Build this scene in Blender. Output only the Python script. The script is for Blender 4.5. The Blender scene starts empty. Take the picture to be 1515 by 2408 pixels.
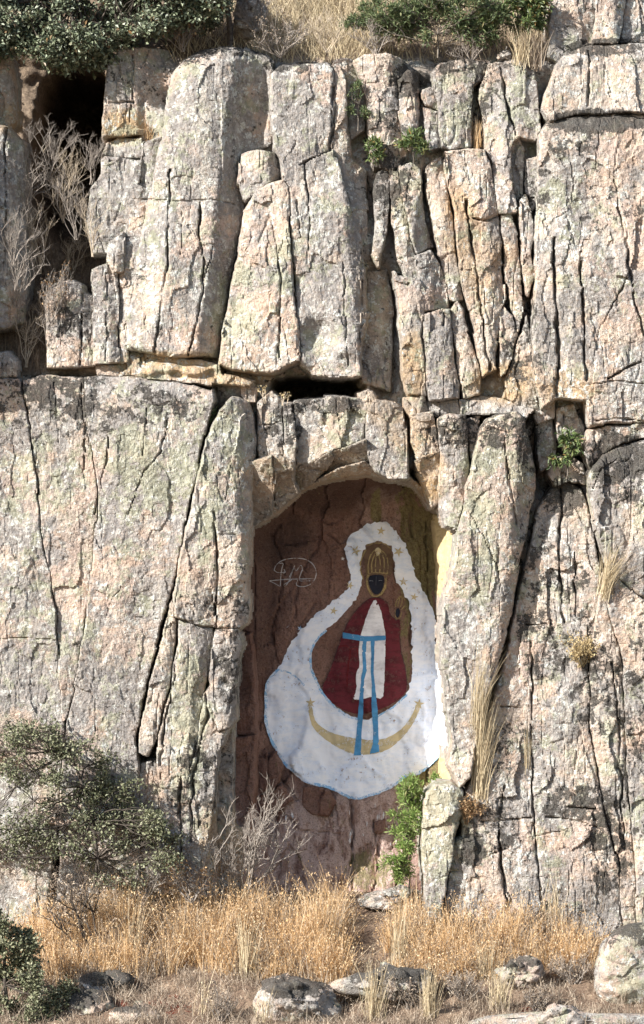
import bpy, math, random
import numpy as np
from mathutils import Vector
from mathutils.geometry import delaunay_2d_cdt

# ------------------------------------------------------------------ camera, sky, sun, exposure
sc = bpy.context.scene
COL = sc.collection
U = 1.0 / 120.0            # one layout unit in metres (layout: x right, y down, d away from the viewer)
DIST = 10800.0             # camera distance in layout units
CX, CY, Z0 = 757.5, 1204.0, 14.0
SUN_AZ, SUN_EL = 55.0, 30.0    # sun is behind the camera, to its left

cam = bpy.data.cameras.new('camera')
camo = bpy.data.objects.new('camera', cam); COL.objects.link(camo)
camo.location = (0, -DIST * U, Z0); camo.rotation_euler = (math.pi / 2, 0, 0)
cam.sensor_fit = 'VERTICAL'; cam.angle = 2 * math.atan(1204.0 / DIST)
cam.clip_start = 1.0; cam.clip_end = 4000
sc.camera = camo

w = bpy.data.worlds.new('World'); sc.world = w; w.use_nodes = True
nt = w.node_tree; bg = nt.nodes['Background']
sky = nt.nodes.new('ShaderNodeTexSky'); sky.sky_type = 'NISHITA'; sky.sun_disc = False
sky.sun_elevation = math.radians(SUN_EL)
sky.sun_rotation = math.radians(180 + SUN_AZ)
nt.links.new(sky.outputs[0], bg.inputs[0]); bg.inputs[1].default_value = 0.084

sun = bpy.data.lights.new('sun', 'SUN'); sun.energy = 5.0; sun.angle = math.radians(0.55)
sun.color = (1.0, 0.955, 0.895)
suno = bpy.data.objects.new('sun', sun); COL.objects.link(suno)
_a, _e = math.radians(SUN_AZ), math.radians(SUN_EL)
TOSUN = Vector((-math.sin(_a) * math.cos(_e), -math.cos(_a) * math.cos(_e), math.sin(_e)))
suno.rotation_euler = TOSUN.to_track_quat('Z', 'Y').to_euler()
suno.location = TOSUN * 60

vs = sc.view_settings
vs.view_transform = 'Standard'; vs.look = 'None'; vs.exposure = 1.18; vs.gamma = 1.0
vs.use_curve_mapping = False
sc.cycles.max_bounces = 6

# ------------------------------------------------------------------ helpers
RNG = np.random.default_rng(11)
random.seed(5)

def W(x, y, d, d0=None):
    """layout point -> world; d0 is the distance the outline was measured at"""
    k = 1.0 + (d if d0 is None else d0) / DIST
    return np.stack([(np.asarray(x, float) - CX) * U * k,
                     np.asarray(d, float) * U + 0 * np.asarray(x, float),
                     Z0 + (CY - np.asarray(y, float)) * U * k], axis=-1)

_perm = RNG.permutation(256); _perm = np.concatenate([_perm, _perm, _perm])
_ang = RNG.random(256) * 2 * np.pi; _gx, _gy = np.cos(_ang), np.sin(_ang)
_rv = RNG.random((256, 3))

def gnoise(x, y, seed=0):
    x = x + seed * 37.17; y = y + seed * 91.73
    xi = np.floor(x).astype(int); yi = np.floor(y).astype(int)
    fx = x - xi; fy = y - yi
    u = fx * fx * fx * (fx * (fx * 6 - 15) + 10); v = fy * fy * fy * (fy * (fy * 6 - 15) + 10)
    def g(ix, iy, dx, dy):
        h = _perm[(_perm[(ix + seed * 7) & 255] + iy) & 255]
        return _gx[h] * dx + _gy[h] * dy
    a = g(xi, yi, fx, fy); b = g(xi + 1, yi, fx - 1, fy)
    c = g(xi, yi + 1, fx, fy - 1); d = g(xi + 1, yi + 1, fx - 1, fy - 1)
    return 1.5 * ((a + (b - a) * u) + ((c + (d - c) * u) - (a + (b - a) * u)) * v)

def fbm(x, y, lx, ly=None, octv=3, seed=0):
    ly = ly or lx; t = 0; a = 1.0; f = 1.0
    for o in range(octv):
        t = t + a * gnoise(x / lx * f, y / ly * f, seed + o * 3); a *= 0.5; f *= 2.03
    return t

def facets(x, y, lx, ly, seed=0):
    """broken planes: every cell of a jittered grid has its own tilt and step"""
    u = x / lx + seed * 5.3; v = y / ly + seed * 3.1
    ui = np.floor(u).astype(int); vi = np.floor(v).astype(int)
    best = np.full(u.shape, 9e9); val = np.zeros(u.shape)
    for i in (-1, 0, 1):
        for j in (-1, 0, 1):
            h = _perm[(_perm[(ui + i + seed * 13) & 255] + vi + j) & 255]
            px = ui + i + 0.15 + 0.7 * _rv[h, 0]; py = vi + j + 0.15 + 0.7 * _rv[h, 1]
            dd = (u - px) ** 2 + (v - py) ** 2
            h2 = _perm[h + 17]
            pl = (_rv[h2, 0] - .5) * 2.2 * (u - px) + (_rv[h2, 1] - .5) * 1.6 * (v - py) + (_rv[h2, 2] - .5) * 1.1
            m = dd < best
            best = np.where(m, dd, best); val = np.where(m, pl, val)
    return val

def seg_dist(x, y, pts):
    best = np.full(x.shape, 1e9)
    for (x0, y0), (x1, y1) in zip(pts[:-1], pts[1:]):
        ex, ey = x1 - x0, y1 - y0
        L = ex * ex + ey * ey + 1e-9
        t = np.clip(((x - x0) * ex + (y - y0) * ey) / L, 0, 1)
        best = np.minimum(best, (x - x0 - t * ex) ** 2 + (y - y0 - t * ey) ** 2)
    return np.sqrt(best)

def inside(x, y, poly):
    c = np.zeros(x.shape, bool); n = len(poly)
    for i in range(n):
        x0, y0 = poly[i]; x1, y1 = poly[(i + 1) % n]
        if y0 == y1: continue
        m = (y0 > y) != (y1 > y)
        c ^= m & (x < (x1 - x0) * (y - y0) / (y1 - y0) + x0)
    return c

def sdf(x, y, poly):
    d = seg_dist(x, y, list(poly) + [poly[0]])
    return np.where(inside(x, y, poly), d, -d)

def sstep(a, b, t):
    t = np.clip((t - a) / (b - a), 0, 1); return t * t * (3 - 2 * t)

def mesh_np(name, verts, faces, mat=None, parent=None, smooth=True, sharp=None):
    me = bpy.data.meshes.new(name)
    verts = np.ascontiguousarray(verts, np.float32)
    if isinstance(faces, np.ndarray):
        nf, k = faces.shape
        me.vertices.add(len(verts)); me.vertices.foreach_set('co', verts.ravel())
        me.loops.add(nf * k); me.loops.foreach_set('vertex_index', faces.astype(np.int32).ravel())
        me.polygons.add(nf); me.polygons.foreach_set('loop_start', np.arange(0, nf * k, k, dtype=np.int32))
        me.polygons.foreach_set('use_smooth', np.full(nf, smooth))
        me.update(calc_edges=True); me.validate()
    else:
        me.from_pydata(verts.tolist(), [], faces)
        me.polygons.foreach_set('use_smooth', np.full(len(me.polygons), smooth)); me.update()
    if mat: me.materials.append(mat)
    o = bpy.data.objects.new(name, me); COL.objects.link(o)
    if parent: o.parent = parent
    return o

def tag(o, label, cat=None, group=None, kind=None):
    o['label'] = label
    if cat: o['category'] = cat
    if group: o['group'] = group
    if kind: o['kind'] = kind
    return o

def empty(name, x, y, d):
    o = bpy.data.objects.new(name, None); COL.objects.link(o)
    o.location = W(x, y, d); o.empty_display_size = 0.2
    return o

def adopt(o, parent):
    o.parent = parent; o.matrix_parent_inverse = parent.matrix_basis.inverted() if False else o.matrix_parent_inverse
    # parts are modelled in world space: cancel the Empty's offset in the mesh itself
    off = parent.location
    co = np.empty(len(o.data.vertices) * 3, np.float32); o.data.vertices.foreach_get('co', co)
    co = co.reshape(-1, 3) - np.array(off, np.float32)
    o.data.vertices.foreach_set('co', co.ravel()); o.data.update()
    return o

# ------------------------------------------------------------------ materials
class NT:
    def __init__(s, name):
        s.m = bpy.data.materials.new(name); s.m.use_nodes = True
        s.t = s.m.node_tree; s.b = s.t.nodes['Principled BSDF']
        s.geo = s.n('ShaderNodeNewGeometry')
        s.b.inputs['Specular IOR Level'].default_value = 0.25
    def n(s, ty, **kw):
        nd = s.t.nodes.new(ty)
        for k, v in kw.items(): setattr(nd, k, v)
        return nd
    def l(s, a, b): s.t.links.new(a, b)
    def noise(s, scale, detail=3, rough=0.55, vec=None, stretch=None, off=0.0):
        nd = s.n('ShaderNodeTexNoise'); nd.inputs['Scale'].default_value = scale
        nd.inputs['Detail'].default_value = detail; nd.inputs['Roughness'].default_value = rough
        mp = s.n('ShaderNodeMapping'); mp.inputs['Location'].default_value = (off, off * 1.7, off * .6)
        if stretch: mp.inputs['Scale'].default_value = stretch
        s.l(vec or s.geo.outputs['Position'], mp.inputs[0]); s.l(mp.outputs[0], nd.inputs['Vector'])
        return nd.outputs['Fac']
    def ramp(s, fac, lo, hi):
        nd = s.n('ShaderNodeMapRange'); nd.interpolation_type = 'SMOOTHSTEP'
        s.l(fac, nd.inputs[0]); nd.inputs[1].default_value = lo; nd.inputs[2].default_value = hi
        return nd.outputs[0]
    def math(s, op, a, b=0.0, clamp=False):
        nd = s.n('ShaderNodeMath', operation=op); nd.use_clamp = clamp
        for i, v in enumerate((a, b)):
            if isinstance(v, (int, float)): nd.inputs[i].default_value = v
            else: s.l(v, nd.inputs[i])
        return nd.outputs[0]
    def mix(s, fac, a, b):
        nd = s.n('ShaderNodeMix', data_type='RGBA')
        for i, v in ((0, fac), (6, a), (7, b)):
            if isinstance(v, tuple): nd.inputs[i].default_value = (*v, 1)
            elif isinstance(v, (int, float)): nd.inputs[i].default_value = v
            else: s.l(v, nd.inputs[i])
        return nd.outputs[2]
    def attr(s, name):
        a = s.n('ShaderNodeAttribute', attribute_name=name)
        sp = s.n('ShaderNodeSeparateColor'); s.l(a.outputs['Color'], sp.inputs[0])
        return sp.outputs
    def done(s, col, rough=0.9, bump=None, dist=0.02, strength=0.6):
        if isinstance(col, tuple): s.b.inputs['Base Color'].default_value = (*col, 1)
        else: s.l(col, s.b.inputs['Base Color'])
        s.b.inputs['Roughness'].default_value = rough
        if bump is not None:
            bp = s.n('ShaderNodeBump'); bp.inputs['Distance'].default_value = dist
            bp.inputs['Strength'].default_value = strength
            s.l(bump, bp.inputs['Height']); s.l(bp.outputs[0], s.b.inputs['Normal'])
        return s.m

def rock_material():
    s = NT('granite')
    A = s.attr('mask_a'); B = s.attr('mask_b')
    dark, green, ochre = A[0], A[1], A[2]
    wpaint, ysun_lichen, soil = B[0], B[1], B[2]
    ta = s.n('ShaderNodeAttribute', attribute_name='mask_a'); tone = ta.outputs['Alpha']       # tint of the single stone
    ton = s.math('MULTIPLY', s.math('SUBTRACT', tone, .5), .10)
    big = s.noise(0.45, 4, .6, off=3); med = s.noise(2.0, 5, .65, off=8); mid = s.noise(5.5, 5, .68, off=71)
    fine = s.noise(13, 5, .7, off=2); vfine = s.noise(42, 3, .65, off=5)
    fz = s.math('SUBTRACT', fine, .5)
    c = s.mix(s.ramp(s.math('ADD', big, ton), .40, .60), (0.41, 0.355, 0.30), (0.41, 0.325, 0.275))
    c = s.mix(s.math('MULTIPLY', s.ramp(s.math('ADD', med, s.math('MULTIPLY', fz, .3)), .47, .56), .85), c, (0.46, 0.345, 0.265))       # warm fresh patches
    c = s.mix(s.math('MULTIPLY', s.ramp(s.noise(1.6, 5, .7, off=81), .50, .60), .65), c, (0.55, 0.475, 0.39))                               # pale cream
    # smooth grey weathering crust
    gsel = s.math('ADD', s.math('ADD', s.noise(0.95, 6, .68, off=21), ton), s.math('MULTIPLY', fz, .22))
    c = s.mix(s.math('MULTIPLY', s.ramp(gsel, .44, .53), .86), c, s.mix(s.ramp(mid, .42, .62), (0.215, 0.21, 0.205), (0.36, 0.345, 0.325)))
    # water streaks
    st = s.ramp(s.noise(2.6, 4, .6, off=91, stretch=(1.3, 1.3, .10)), .56, .70)
    c = s.mix(s.math('MULTIPLY', st, .28), c, (0.20, 0.175, 0.15))
    st2 = s.ramp(s.noise(2.2, 4, .6, off=97, stretch=(1.3, 1.3, .12)), .60, .72)
    c = s.mix(s.math('MULTIPLY', st2, .5), c, (0.62, 0.57, 0.48))
    # ochre / rust staining
    c = s.mix(s.math('MULTIPLY', s.math('MULTIPLY', ochre, .8, True), s.ramp(med, .25, .6)), c, (0.43, 0.305, 0.175))
    c = s.mix(s.math('MULTIPLY', s.ramp(s.noise(1.1, 4, .7, off=33), .68, .78), .8), c, (0.40, 0.22, 0.12))
    c = s.mix(s.math('MULTIPLY', s.ramp(fz, .02, .12), .6), c, (0.23, 0.175, 0.135))
    # yellow-green lichen
    gthr = s.math('ADD', s.noise(2.2, 6, .72, off=40), s.math('MULTIPLY', green, .13))
    gthr = s.math('ADD', gthr, s.math('MULTIPLY', fz, .3))
    c = s.mix(s.math('MULTIPLY', s.ramp(gthr, .53, .61), .66), c, s.mix(s.ramp(mid, .4, .6), (0.25, 0.26, 0.175), (0.39, 0.40, 0.295)))
    # pale crustose lichen, richer in some places
    pz = s.math('MULTIPLY', s.math('SUBTRACT', s.noise(.8, 4, .6, off=63), .5), .35)
    pale = s.ramp(s.math('ADD', s.math('ADD', s.noise(6.5, 5, .74, off=12), pz), s.math('MULTIPLY', fz, .5)), .56, .61)
    c = s.mix(s.math('MULTIPLY', pale, .85), c, s.mix(s.ramp(vfine, .42, .6), (0.47, 0.475, 0.44), (0.66, 0.665, 0.62)))
    # dark brown speckle in zones
    sp = s.ramp(s.noise(22, 5, .8, off=50), .525, .575)
    spz = s.ramp(s.noise(.8, 5, .7, off=55), .44, .62)
    c = s.mix(s.math('MULTIPLY', s.math('MULTIPLY', sp, s.math('ADD', s.math('MULTIPLY', spz, .75), .15)), .8), c, (0.095, 0.073, 0.058))
    # black lichen, mostly on upward ledges
    bl = s.math('ADD', s.noise(3.0, 7, .76, off=61), s.math('MULTIPLY', dark, .19))
    bl = s.math('ADD', bl, s.math('MULTIPLY', fz, .42))
    blm = s.ramp(bl, .625, .66)
    c = s.mix(s.math('MULTIPLY', blm, .9), c, s.mix(s.ramp(vfine, .42, .62), (0.028, 0.025, 0.022), (0.085, 0.078, 0.068)))
    # soil and litter on ledges, also a flat brown tint on the lintel
    c = s.mix(s.math('MULTIPLY', soil, 1.0, True), c, s.mix(s.ramp(fine, .35, .65), (0.10, 0.072, 0.05), (0.24, 0.18, 0.125)))
    # white paint on the jamb; yellow is lichen plus sunlight put into colour
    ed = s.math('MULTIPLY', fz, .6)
    c = s.mix(s.math('MULTIPLY', s.ramp(s.math('ADD', ysun_lichen, ed), .42, .55), .8), c, (0.64, 0.50, 0.25))
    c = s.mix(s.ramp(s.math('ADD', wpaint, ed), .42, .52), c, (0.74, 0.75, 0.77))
    h = s.math('ADD', s.math('MULTIPLY', fine, .8), s.math('MULTIPLY', vfine, .45))
    h = s.math('ADD', h, s.math('ADD', s.math('MULTIPLY', blm, .22), s.math('MULTIPLY', mid, .9)))
    return s.done(c, 0.92, h, 0.06, 0.95)

def niche_material():
    s = NT('sheltered_red_rock')
    A = s.attr('mask_a'); green = A[1]; darker = A[0]; chalk = A[2]
    big = s.noise(.7, 4, .6, off=3); med = s.noise(3, 4, .65, off=9, stretch=(1.6, 1, .6)); fine = s.noise(13, 4, .65, off=4)
    c = s.mix(s.ramp(big, .36, .64), (0.205, 0.108, 0.080), (0.285, 0.168, 0.13))
    c = s.mix(s.math('MULTIPLY', s.ramp(med, .45, .66), .6), c, (0.29, 0.18, 0.14))
    c = s.mix(s.math('MULTIPLY', s.ramp(fine, .5, .66), .5), c, (0.075, 0.042, 0.034))
    c = s.mix(s.math('MULTIPLY', darker, .8, True), c, (0.055, 0.035, 0.03))  # darker brown over the vault and along the left side
    c = s.mix(s.math('MULTIPLY', chalk, s.ramp(med, .3, .6)), c, (0.56, 0.42, 0.37))  # pale chalky lower wall, stronger skylight there painted into the colour
    g = s.ramp(s.math('ADD', s.noise(4, 5, .75, off=14, stretch=(1.5, 1, .45)), s.math('MULTIPLY', green, .22)), .62, .74)
    c = s.mix(s.math('MULTIPLY', g, .8), c, s.mix(s.ramp(fine, .4, .6), (0.15, 0.135, 0.055), (0.24, 0.215, 0.09)))
    gr_ = s.noise(34, 4, .7, off=31)
    c = s.mix(s.math('MULTIPLY', s.ramp(gr_, .52, .62), .55), c, (0.05, 0.03, 0.026))
    c = s.mix(s.math('MULTIPLY', s.ramp(s.noise(27, 4, .75, off=37), .56, .66), .5), c, (0.30, 0.21, 0.17))
    return s.done(c, .88, s.math('ADD', s.math('ADD', fine, gr_), s.math('MULTIPLY', med, .8)), .045, .9)

def leaf_material(name, stops, rough=0.5, spec=0.35, trans=0.0):
    s = NT(name)
    r = s.n('ShaderNodeValToRGB'); s.l(s.geo.outputs['Random Per Island'], r.inputs[0])
    e = r.color_ramp.elements
    e[0].position, e[0].color = stops[0][0], (*stops[0][1], 1)
    e[1].position, e[1].color = stops[-1][0], (*stops[-1][1], 1)
    for p, c in stops[1:-1]:
        k = e.new(p); k.color = (*c, 1)
    s.b.inputs['Specular IOR Level'].default_value = spec
    m = s.done(r.outputs[0], rough)
    if trans:
        tr = s.n('ShaderNodeBsdfTranslucent'); s.l(r.outputs[0], tr.inputs[0])
        mx = s.n('ShaderNodeMixShader'); mx.inputs[0].default_value = trans
        out = s.t.nodes['Material Output']
        s.l(s.b.outputs[0], mx.inputs[1]); s.l(tr.outputs[0], mx.inputs[2]); s.l(mx.outputs[0], out.inputs[0])
    return m

def paint_material(name, col, wear=0.5, worn=(0.14, 0.08, 0.06), var=0.16, second=None):
    s = NT(name)
    fine = s.noise(15, 6, .8, off=len(name) * 1.3, stretch=(1, 1, .7)); med = s.noise(4.0, 5, .75, off=len(name) * 2.1, stretch=(.5, 1, 1.4))
    c2 = second or tuple(max(0, v * (1 - var * 1.6)) for v in col)
    c = s.mix(s.ramp(med, .4, .62), col, c2)
    thr = s.math('ADD', fine, s.math('MULTIPLY', s.math('SUBTRACT', med, .5), .6))
    c = s.mix(s.ramp(thr, .68 - wear * .13, .74 - wear * .11), c, worn)
    return s.done(c, .85, fine, .02, .5)

def flat_material(name, c1, c2, scale=12, rough=.9):
    s = NT(name); f = s.noise(scale, 4, .65, off=len(name))
    return s.done(s.mix(s.ramp(f, .38, .64), c1, c2), rough, f, .01, .5)

ROCK = rock_material(); NICHE = niche_material()

# ------------------------------------------------------------------ cliff: layout data
def lean(y):
    return np.maximum(900.0 - y, 0) * 0.10

# colour regions: (x, y, rx, ry, weight)
DARK = [(150, 930, 120, 60, .85), (330, 950, 150, 50, .75), (430, 960, 80, 40, .5), (20, 925, 60, 40, .7), (90, 1000, 60, 60, .4), (250, 1000, 60, 50, .4), (1410, 285, 130, 26, 1.5), (1340, 330, 60, 50, .55),
        (1450, 1075, 90, 60, 1.25), (1480, 1140, 70, 50, .7), (1330, 1165, 60, 45, 1.1), (1150, 1010, 90, 50, .85), (1040, 1010, 45, 40, .8),
        (960, 180, 50, 30, 1.3), (930, 210, 60, 50, .6), (520, 112, 110, 18, 1.0), (700, 150, 90, 20, .8), (1080, 150, 80, 22, 1.0), (1200, 150, 70, 18, .7), (1420, 110, 110, 20, 1.1),
        (535, 1440, 50, 60, .7), (545, 1590, 35, 80, .7), (460, 1850, 60, 120, .55), (1290, 1560, 60, 40, .9), (1265, 1480, 60, 50, .8),
        (1345, 1500, 70, 60, .7), (1410, 1620, 60, 120, .75), (1370, 1890, 100, 45, 1.0), (1430, 2000, 60, 100, .8), (1110, 2000, 35, 40, 1.2),
        (1190, 1760, 80, 60, .6), (1170, 1950, 70, 60, .65), (660, 1010, 50, 60, .5), (760, 950, 90, 25, .8), (920, 430, 60, 80, .9), (905, 320, 60, 70, .6), (1260, 440, 40, 60, .6),
        (1470, 470, 60, 60, .45), (1420, 520, 60, 30, .5), (1225, 800, 50, 130, .6), (1130, 220, 40, 60, .6), (1240, 1040, 30, 80, .9), (250, 150, 60, 60, .4), (165, 770, 60, 60, .5),
        (1255, 1320, 40, 120, .55), (1330, 1400, 60, 100, .55), (1500, 1700, 60, 250, .45)]
GREEN = [(380, 1060, 160, 120, .7), (110, 1130, 120, 110, .5), (330, 1150, 80, 90, .7), (540, 1020, 50, 90, .8), (440, 1680, 50, 170, 1.0), (490, 1230, 30, 120, .8),
         (1040, 1960, 60, 130, 1.2), (1080, 230, 80, 80, .4), (1170, 1150, 90, 120, .7), (1130, 1330, 80, 100, .6), (560, 750, 60, 120, .7), (430, 330, 60, 150, .4), (380, 560, 60, 120, .5),
         (650, 640, 60, 100, .5), (1180, 230, 60, 60, .5), (1330, 480, 60, 100, .5), (960, 440, 40, 80, .6), (1320, 440, 50, 40, .5), (800, 1010, 60, 50, .7), (1490, 2260, 60, 90, 1.0), (280, 840, 80, 30, .3), (60, 1420, 90, 60, .4), (160, 1500, 80, 60, .5)]
OCHRE = [(400, 860, 130, 32, 1.6), (560, 890, 90, 20, 1.2), (290, 300, 50, 40, 1.5), (1080, 530, 45, 90, .9), (1125, 640, 40, 120, .7), (700, 1110, 160, 60, .5), (1010, 1120, 40, 60, 1.3),
         (970, 860, 30, 90, 1.0), (1180, 900, 90, 50, 1.1), (1340, 920, 60, 50, 1.0), (960, 1010, 60, 60, .7), (30, 280, 40, 40, 1.0), (880, 700, 40, 120, .6), (1130, 600, 80, 50, .6), (520, 1970, 60, 80, .9), (900, 960, 60, 40, .5)]
SOIL = []
WPAINT = [(1050, 1665, 26, 105, 3.0)]
YSUN_LICHEN = [(1052, 1290, 34, 60, 3.0), (1050, 1370, 22, 60, 2.4), (1056, 1800, 34, 55, 2.6)]  # yellow lichen with the sun on it painted in

def ell(x, y, L):
    t = np.zeros(x.shape)
    for (cx, cy, rx, ry, wt) in L:
        if x.max() < cx - 1.6 * rx or x.min() > cx + 1.6 * rx or y.max() < cy - 1.6 * ry or y.min() > cy + 1.6 * ry: continue
        q = ((x - cx) / rx) ** 2 + ((y - cy) / ry) ** 2
        t = np.maximum(t, wt * np.clip(1.5 - q, 0, 1))
    return t

# narrow cracks running across a slab: (points, half width, depth)
CR = [([(398, 400), (398, 520), (395, 620), (381, 720), (366, 832)], 2.6, 24), ([(470, 478), (470, 560), (478, 620), (477, 690), (462, 770), (443, 838)], 2.6, 26),
      ([(505, 575), (480, 660)], 1.8, 14), ([(335, 468), (420, 474), (500, 470), (560, 478)], 2.0, 10), ([(430, 500), (428, 600)], 1.6, 8), ([(455, 400), (448, 470)], 1.5, 6),
      ([(656, 605), (660, 720), (657, 800), (658, 860)], 2.4, 22), ([(715, 378), (722, 440), (728, 540), (722, 620)], 2.2, 18), ([(706, 386), (735, 372), (780, 352)], 2.4, 22),
      ([(783, 200), (781, 300), (779, 350)], 3.0, 26), ([(700, 470), (706, 560)], 1.6, 8), ([(810, 620), (812, 720), (818, 860)], 2.0, 14), ([(850, 570), (852, 700), (846, 830)], 2, 14),
      ([(1180, 160), (1186, 210), (1200, 270), (1214, 318)], 3, 26), ([(1096, 470), (1101, 530), (1116, 600), (1125, 680), (1142, 800), (1150, 870)], 3, 28), ([(1108, 512), (1140, 520), (1172, 508)], 3.0, 20),
      ([(1305, 560), (1303, 640), (1309, 740), (1312, 876), (1308, 930)], 3.6, 34), ([(1366, 590), (1367, 650), (1373, 740), (1371, 820), (1380, 895)], 3.2, 30), ([(1383, 118), (1386, 170), (1382, 250)], 3, 26),
      ([(1474, 560), (1478, 620), (1495, 720), (1518, 800)], 3, 26), ([(1482, 640), (1440, 720), (1404, 792)], 2.0, 14), ([(1448, 420), (1455, 480), (1468, 560), (1478, 620)], 2.2, 14),
      ([(1508, 850), (1470, 866), (1430, 892)], 3.2, 22), ([(1340, 330), (1350, 400), (1347, 470)], 1.6, 8), ([(1386, 905), (1450, 895), (1515, 905)], 1.6, 8), ([(1400, 990), (1460, 985), (1520, 992)], 2.4, 18),
      ([(135, 1430), (137, 1500), (135, 1580)], 1.6, 8), ([(190, 900), (196, 960), (200, 1060), (199, 1150)], 2.0, 14), ([(128, 900), (134, 960), (140, 1040)], 2.2, 14), ([(256, 1030), (250, 1090), (236, 1140), (226, 1210)], 2.0, 14),
      ([(345, 960), (340, 1020), (336, 1070)], 2.0, 12), ([(395, 990), (380, 1060), (340, 1110), (318, 1170), (298, 1210)], 1.8, 10), ([(285, 1380), (262, 1420), (250, 1450)], 1.6, 9), ([(0, 1502), (60, 1500), (135, 1506)], 1.6, 8),
      ([(318, 1452), (370, 1455)], 1.4, 6), ([(505, 1205), (511, 1330), (508, 1474)], 2.8, 24), ([(243, 1212), (240, 1300)], 1.4, 6), ([(225, 1640), (226, 1720)], 1.4, 7),
      ([(1188, 1030), (1192, 1100), (1205, 1170), (1216, 1232)], 2.4, 20), ([(1108, 1210), (1140, 1270), (1165, 1320), (1190, 1420)], 1.6, 8),
      ([(1322, 1150), (1320, 1240), (1317, 1322), (1322, 1400), (1328, 1464)], 3.4, 30), ([(1352, 1300), (1357, 1400), (1356, 1450)], 2.4, 18), ([(1252, 1512), (1251, 1600), (1250, 1692), (1252, 1800), (1257, 1966), (1277, 2146)], 2.8, 24),
      ([(1185, 1850), (1172, 1966), (1180, 2040), (1192, 2130)], 3.2, 26), ([(1172, 1960), (1182, 2050), (1200, 2120)], 2.2, 16), ([(1130, 1932), (1190, 1928), (1250, 1922)], 2.2, 14), ([(1285, 1921), (1350, 1928), (1400, 1945)], 3, 18),
      ([(1330, 1898), (1400, 1902)], 3, 18), ([(1150, 2010), (1200, 1990)], 1.8, 10), ([(1240, 1470), (1300, 1468)], 2.2, 12), ([(1230, 1664), (1180, 1662)], 2.4, 14), ([(1440, 1560), (1455, 1700), (1462, 1860), (1470, 2000)], 2.4, 18),
      ([(1255, 1966), (1340, 1950)], 1.4, 7), ([(193, 690), (192, 770), (190, 860)], 2.4, 20), ([(250, 640), (252, 740), (250, 850)], 1.8, 10), ([(245, 245), (280, 243), (312, 240)], 3.0, 20), ([(312, 130), (315, 200), (308, 290)], 2, 12),
      ([(12, 300), (12, 420), (14, 640)], 2.4, 22), ([(605, 1000), (640, 998), (668, 990)], 1.8, 10), ([(400, 1620), (385, 1660), (380, 1700)], 2.6, 18), ([(365, 1700), (362, 1800)], 2, 14), ([(420, 1470), (410, 1600), (390, 1690), (375, 1800)], 2.2, 16),
      ([(485, 1610), (490, 1680), (470, 1760), (452, 1850), (448, 1980)], 3, 24), ([(425, 1830), (424, 1930), (428, 2040)], 3, 22), ([(378, 1820), (374, 1920)], 2.6, 18), ([(1040, 725), (1048, 740), (1042, 765)], 3, 16),
      ([(1020, 1230), (1080, 1246)], 1.4, 7), ([(1450, 1080), (1415, 1105), (1395, 1150)], 2, 12), ([(860, 1000), (858, 1040)], 2, 12)]
# hollows and bulges: (x, y, rx, ry, depth)
DENTS = [(750, 800, 46, 46, 34), (790, 860, 60, 30, 16), (700, 880, 40, 20, 20), (1140, 490, 34, 24, -12), (430, 200, 60, 60, -6), (1060, 1010, 30, 30, -10), (530, 1610, 14, 16, 9), (1010, 1100, 20, 26, 10),
         (350, 872, 22, 12, -18), (395, 866, 26, 12, -16), (455, 873, 34, 12, -20), (420, 882, 16, 8, 14), (500, 878, 12, 10, 12), (575, 1620, 14, 40, 10), (1450, 600, 70, 120, -10), (1330, 700, 50, 120, -6)]

SK = {}     # optional per-rock surface grids kept for later use
FR = dict(step=4.0, x0=-48.0, y0=-240.0, nx=0, ny=0)
FR['nx'] = int((1568 - FR['x0']) / 4) + 1; FR['ny'] = int((2260 - FR['y0']) / 4) + 1
FMAP = np.full((FR['ny'], FR['nx']), 900.0)

def surf_noise(x, y, rough, seed):
    n = 13 * fbm(x, y, 170, 260, 2, 1 + seed % 5)
    n = n + rough * 7.5 * facets(x + 8 * fbm(x, y, 50, 60, 2, 4), y + 12 * fbm(x, y, 60, 70, 2, 9), 58, 130, seed % 9)
    n = n + rough * 2.0 * fbm(x, y, 38, 64, 3, 12 + seed % 4)
    n = n + rough * 2.6 * facets(x + 5 * fbm(x, y, 18, 20, 2, 14), y + 5 * fbm(x, y, 18, 20, 2, 19), 21, 34, 3)
    wx = x + 5 * fbm(x, y, 60, 90, 2, 24); r2 = rough * rough
    v = gnoise(wx / 44, y / 330, 25 + seed % 6); z = np.clip(gnoise(x / 120, y / 150, 27) * 1.8 + .45, 0, 1)
    n = n + 5 * r2 * z * np.exp(-(v / .03) ** 2)
    v = gnoise(wx / 24, y / 420, 28); z = np.clip(gnoise(x / 90, y / 160, 29) * 2.0 - .5, 0, 1)
    n = n + 1.5 * r2 * z * np.exp(-(v / .06) ** 2)
    v = gnoise(x / 190, (y + .25 * x + 5 * fbm(x, y, 30, 30, 2, 6)) / 62, 31); z = np.clip(gnoise(x / 70, y / 90, 32) * 2.4 - .35, 0, 1)
    n = n + 3.6 * r2 * z * np.exp(-(v / .04) ** 2)
    n = n + 1.3 * fbm(x, y, 12, 15, 2, 20) + .8 * gnoise(x / 5.5, y / 6.5, 23)
    return n

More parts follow.
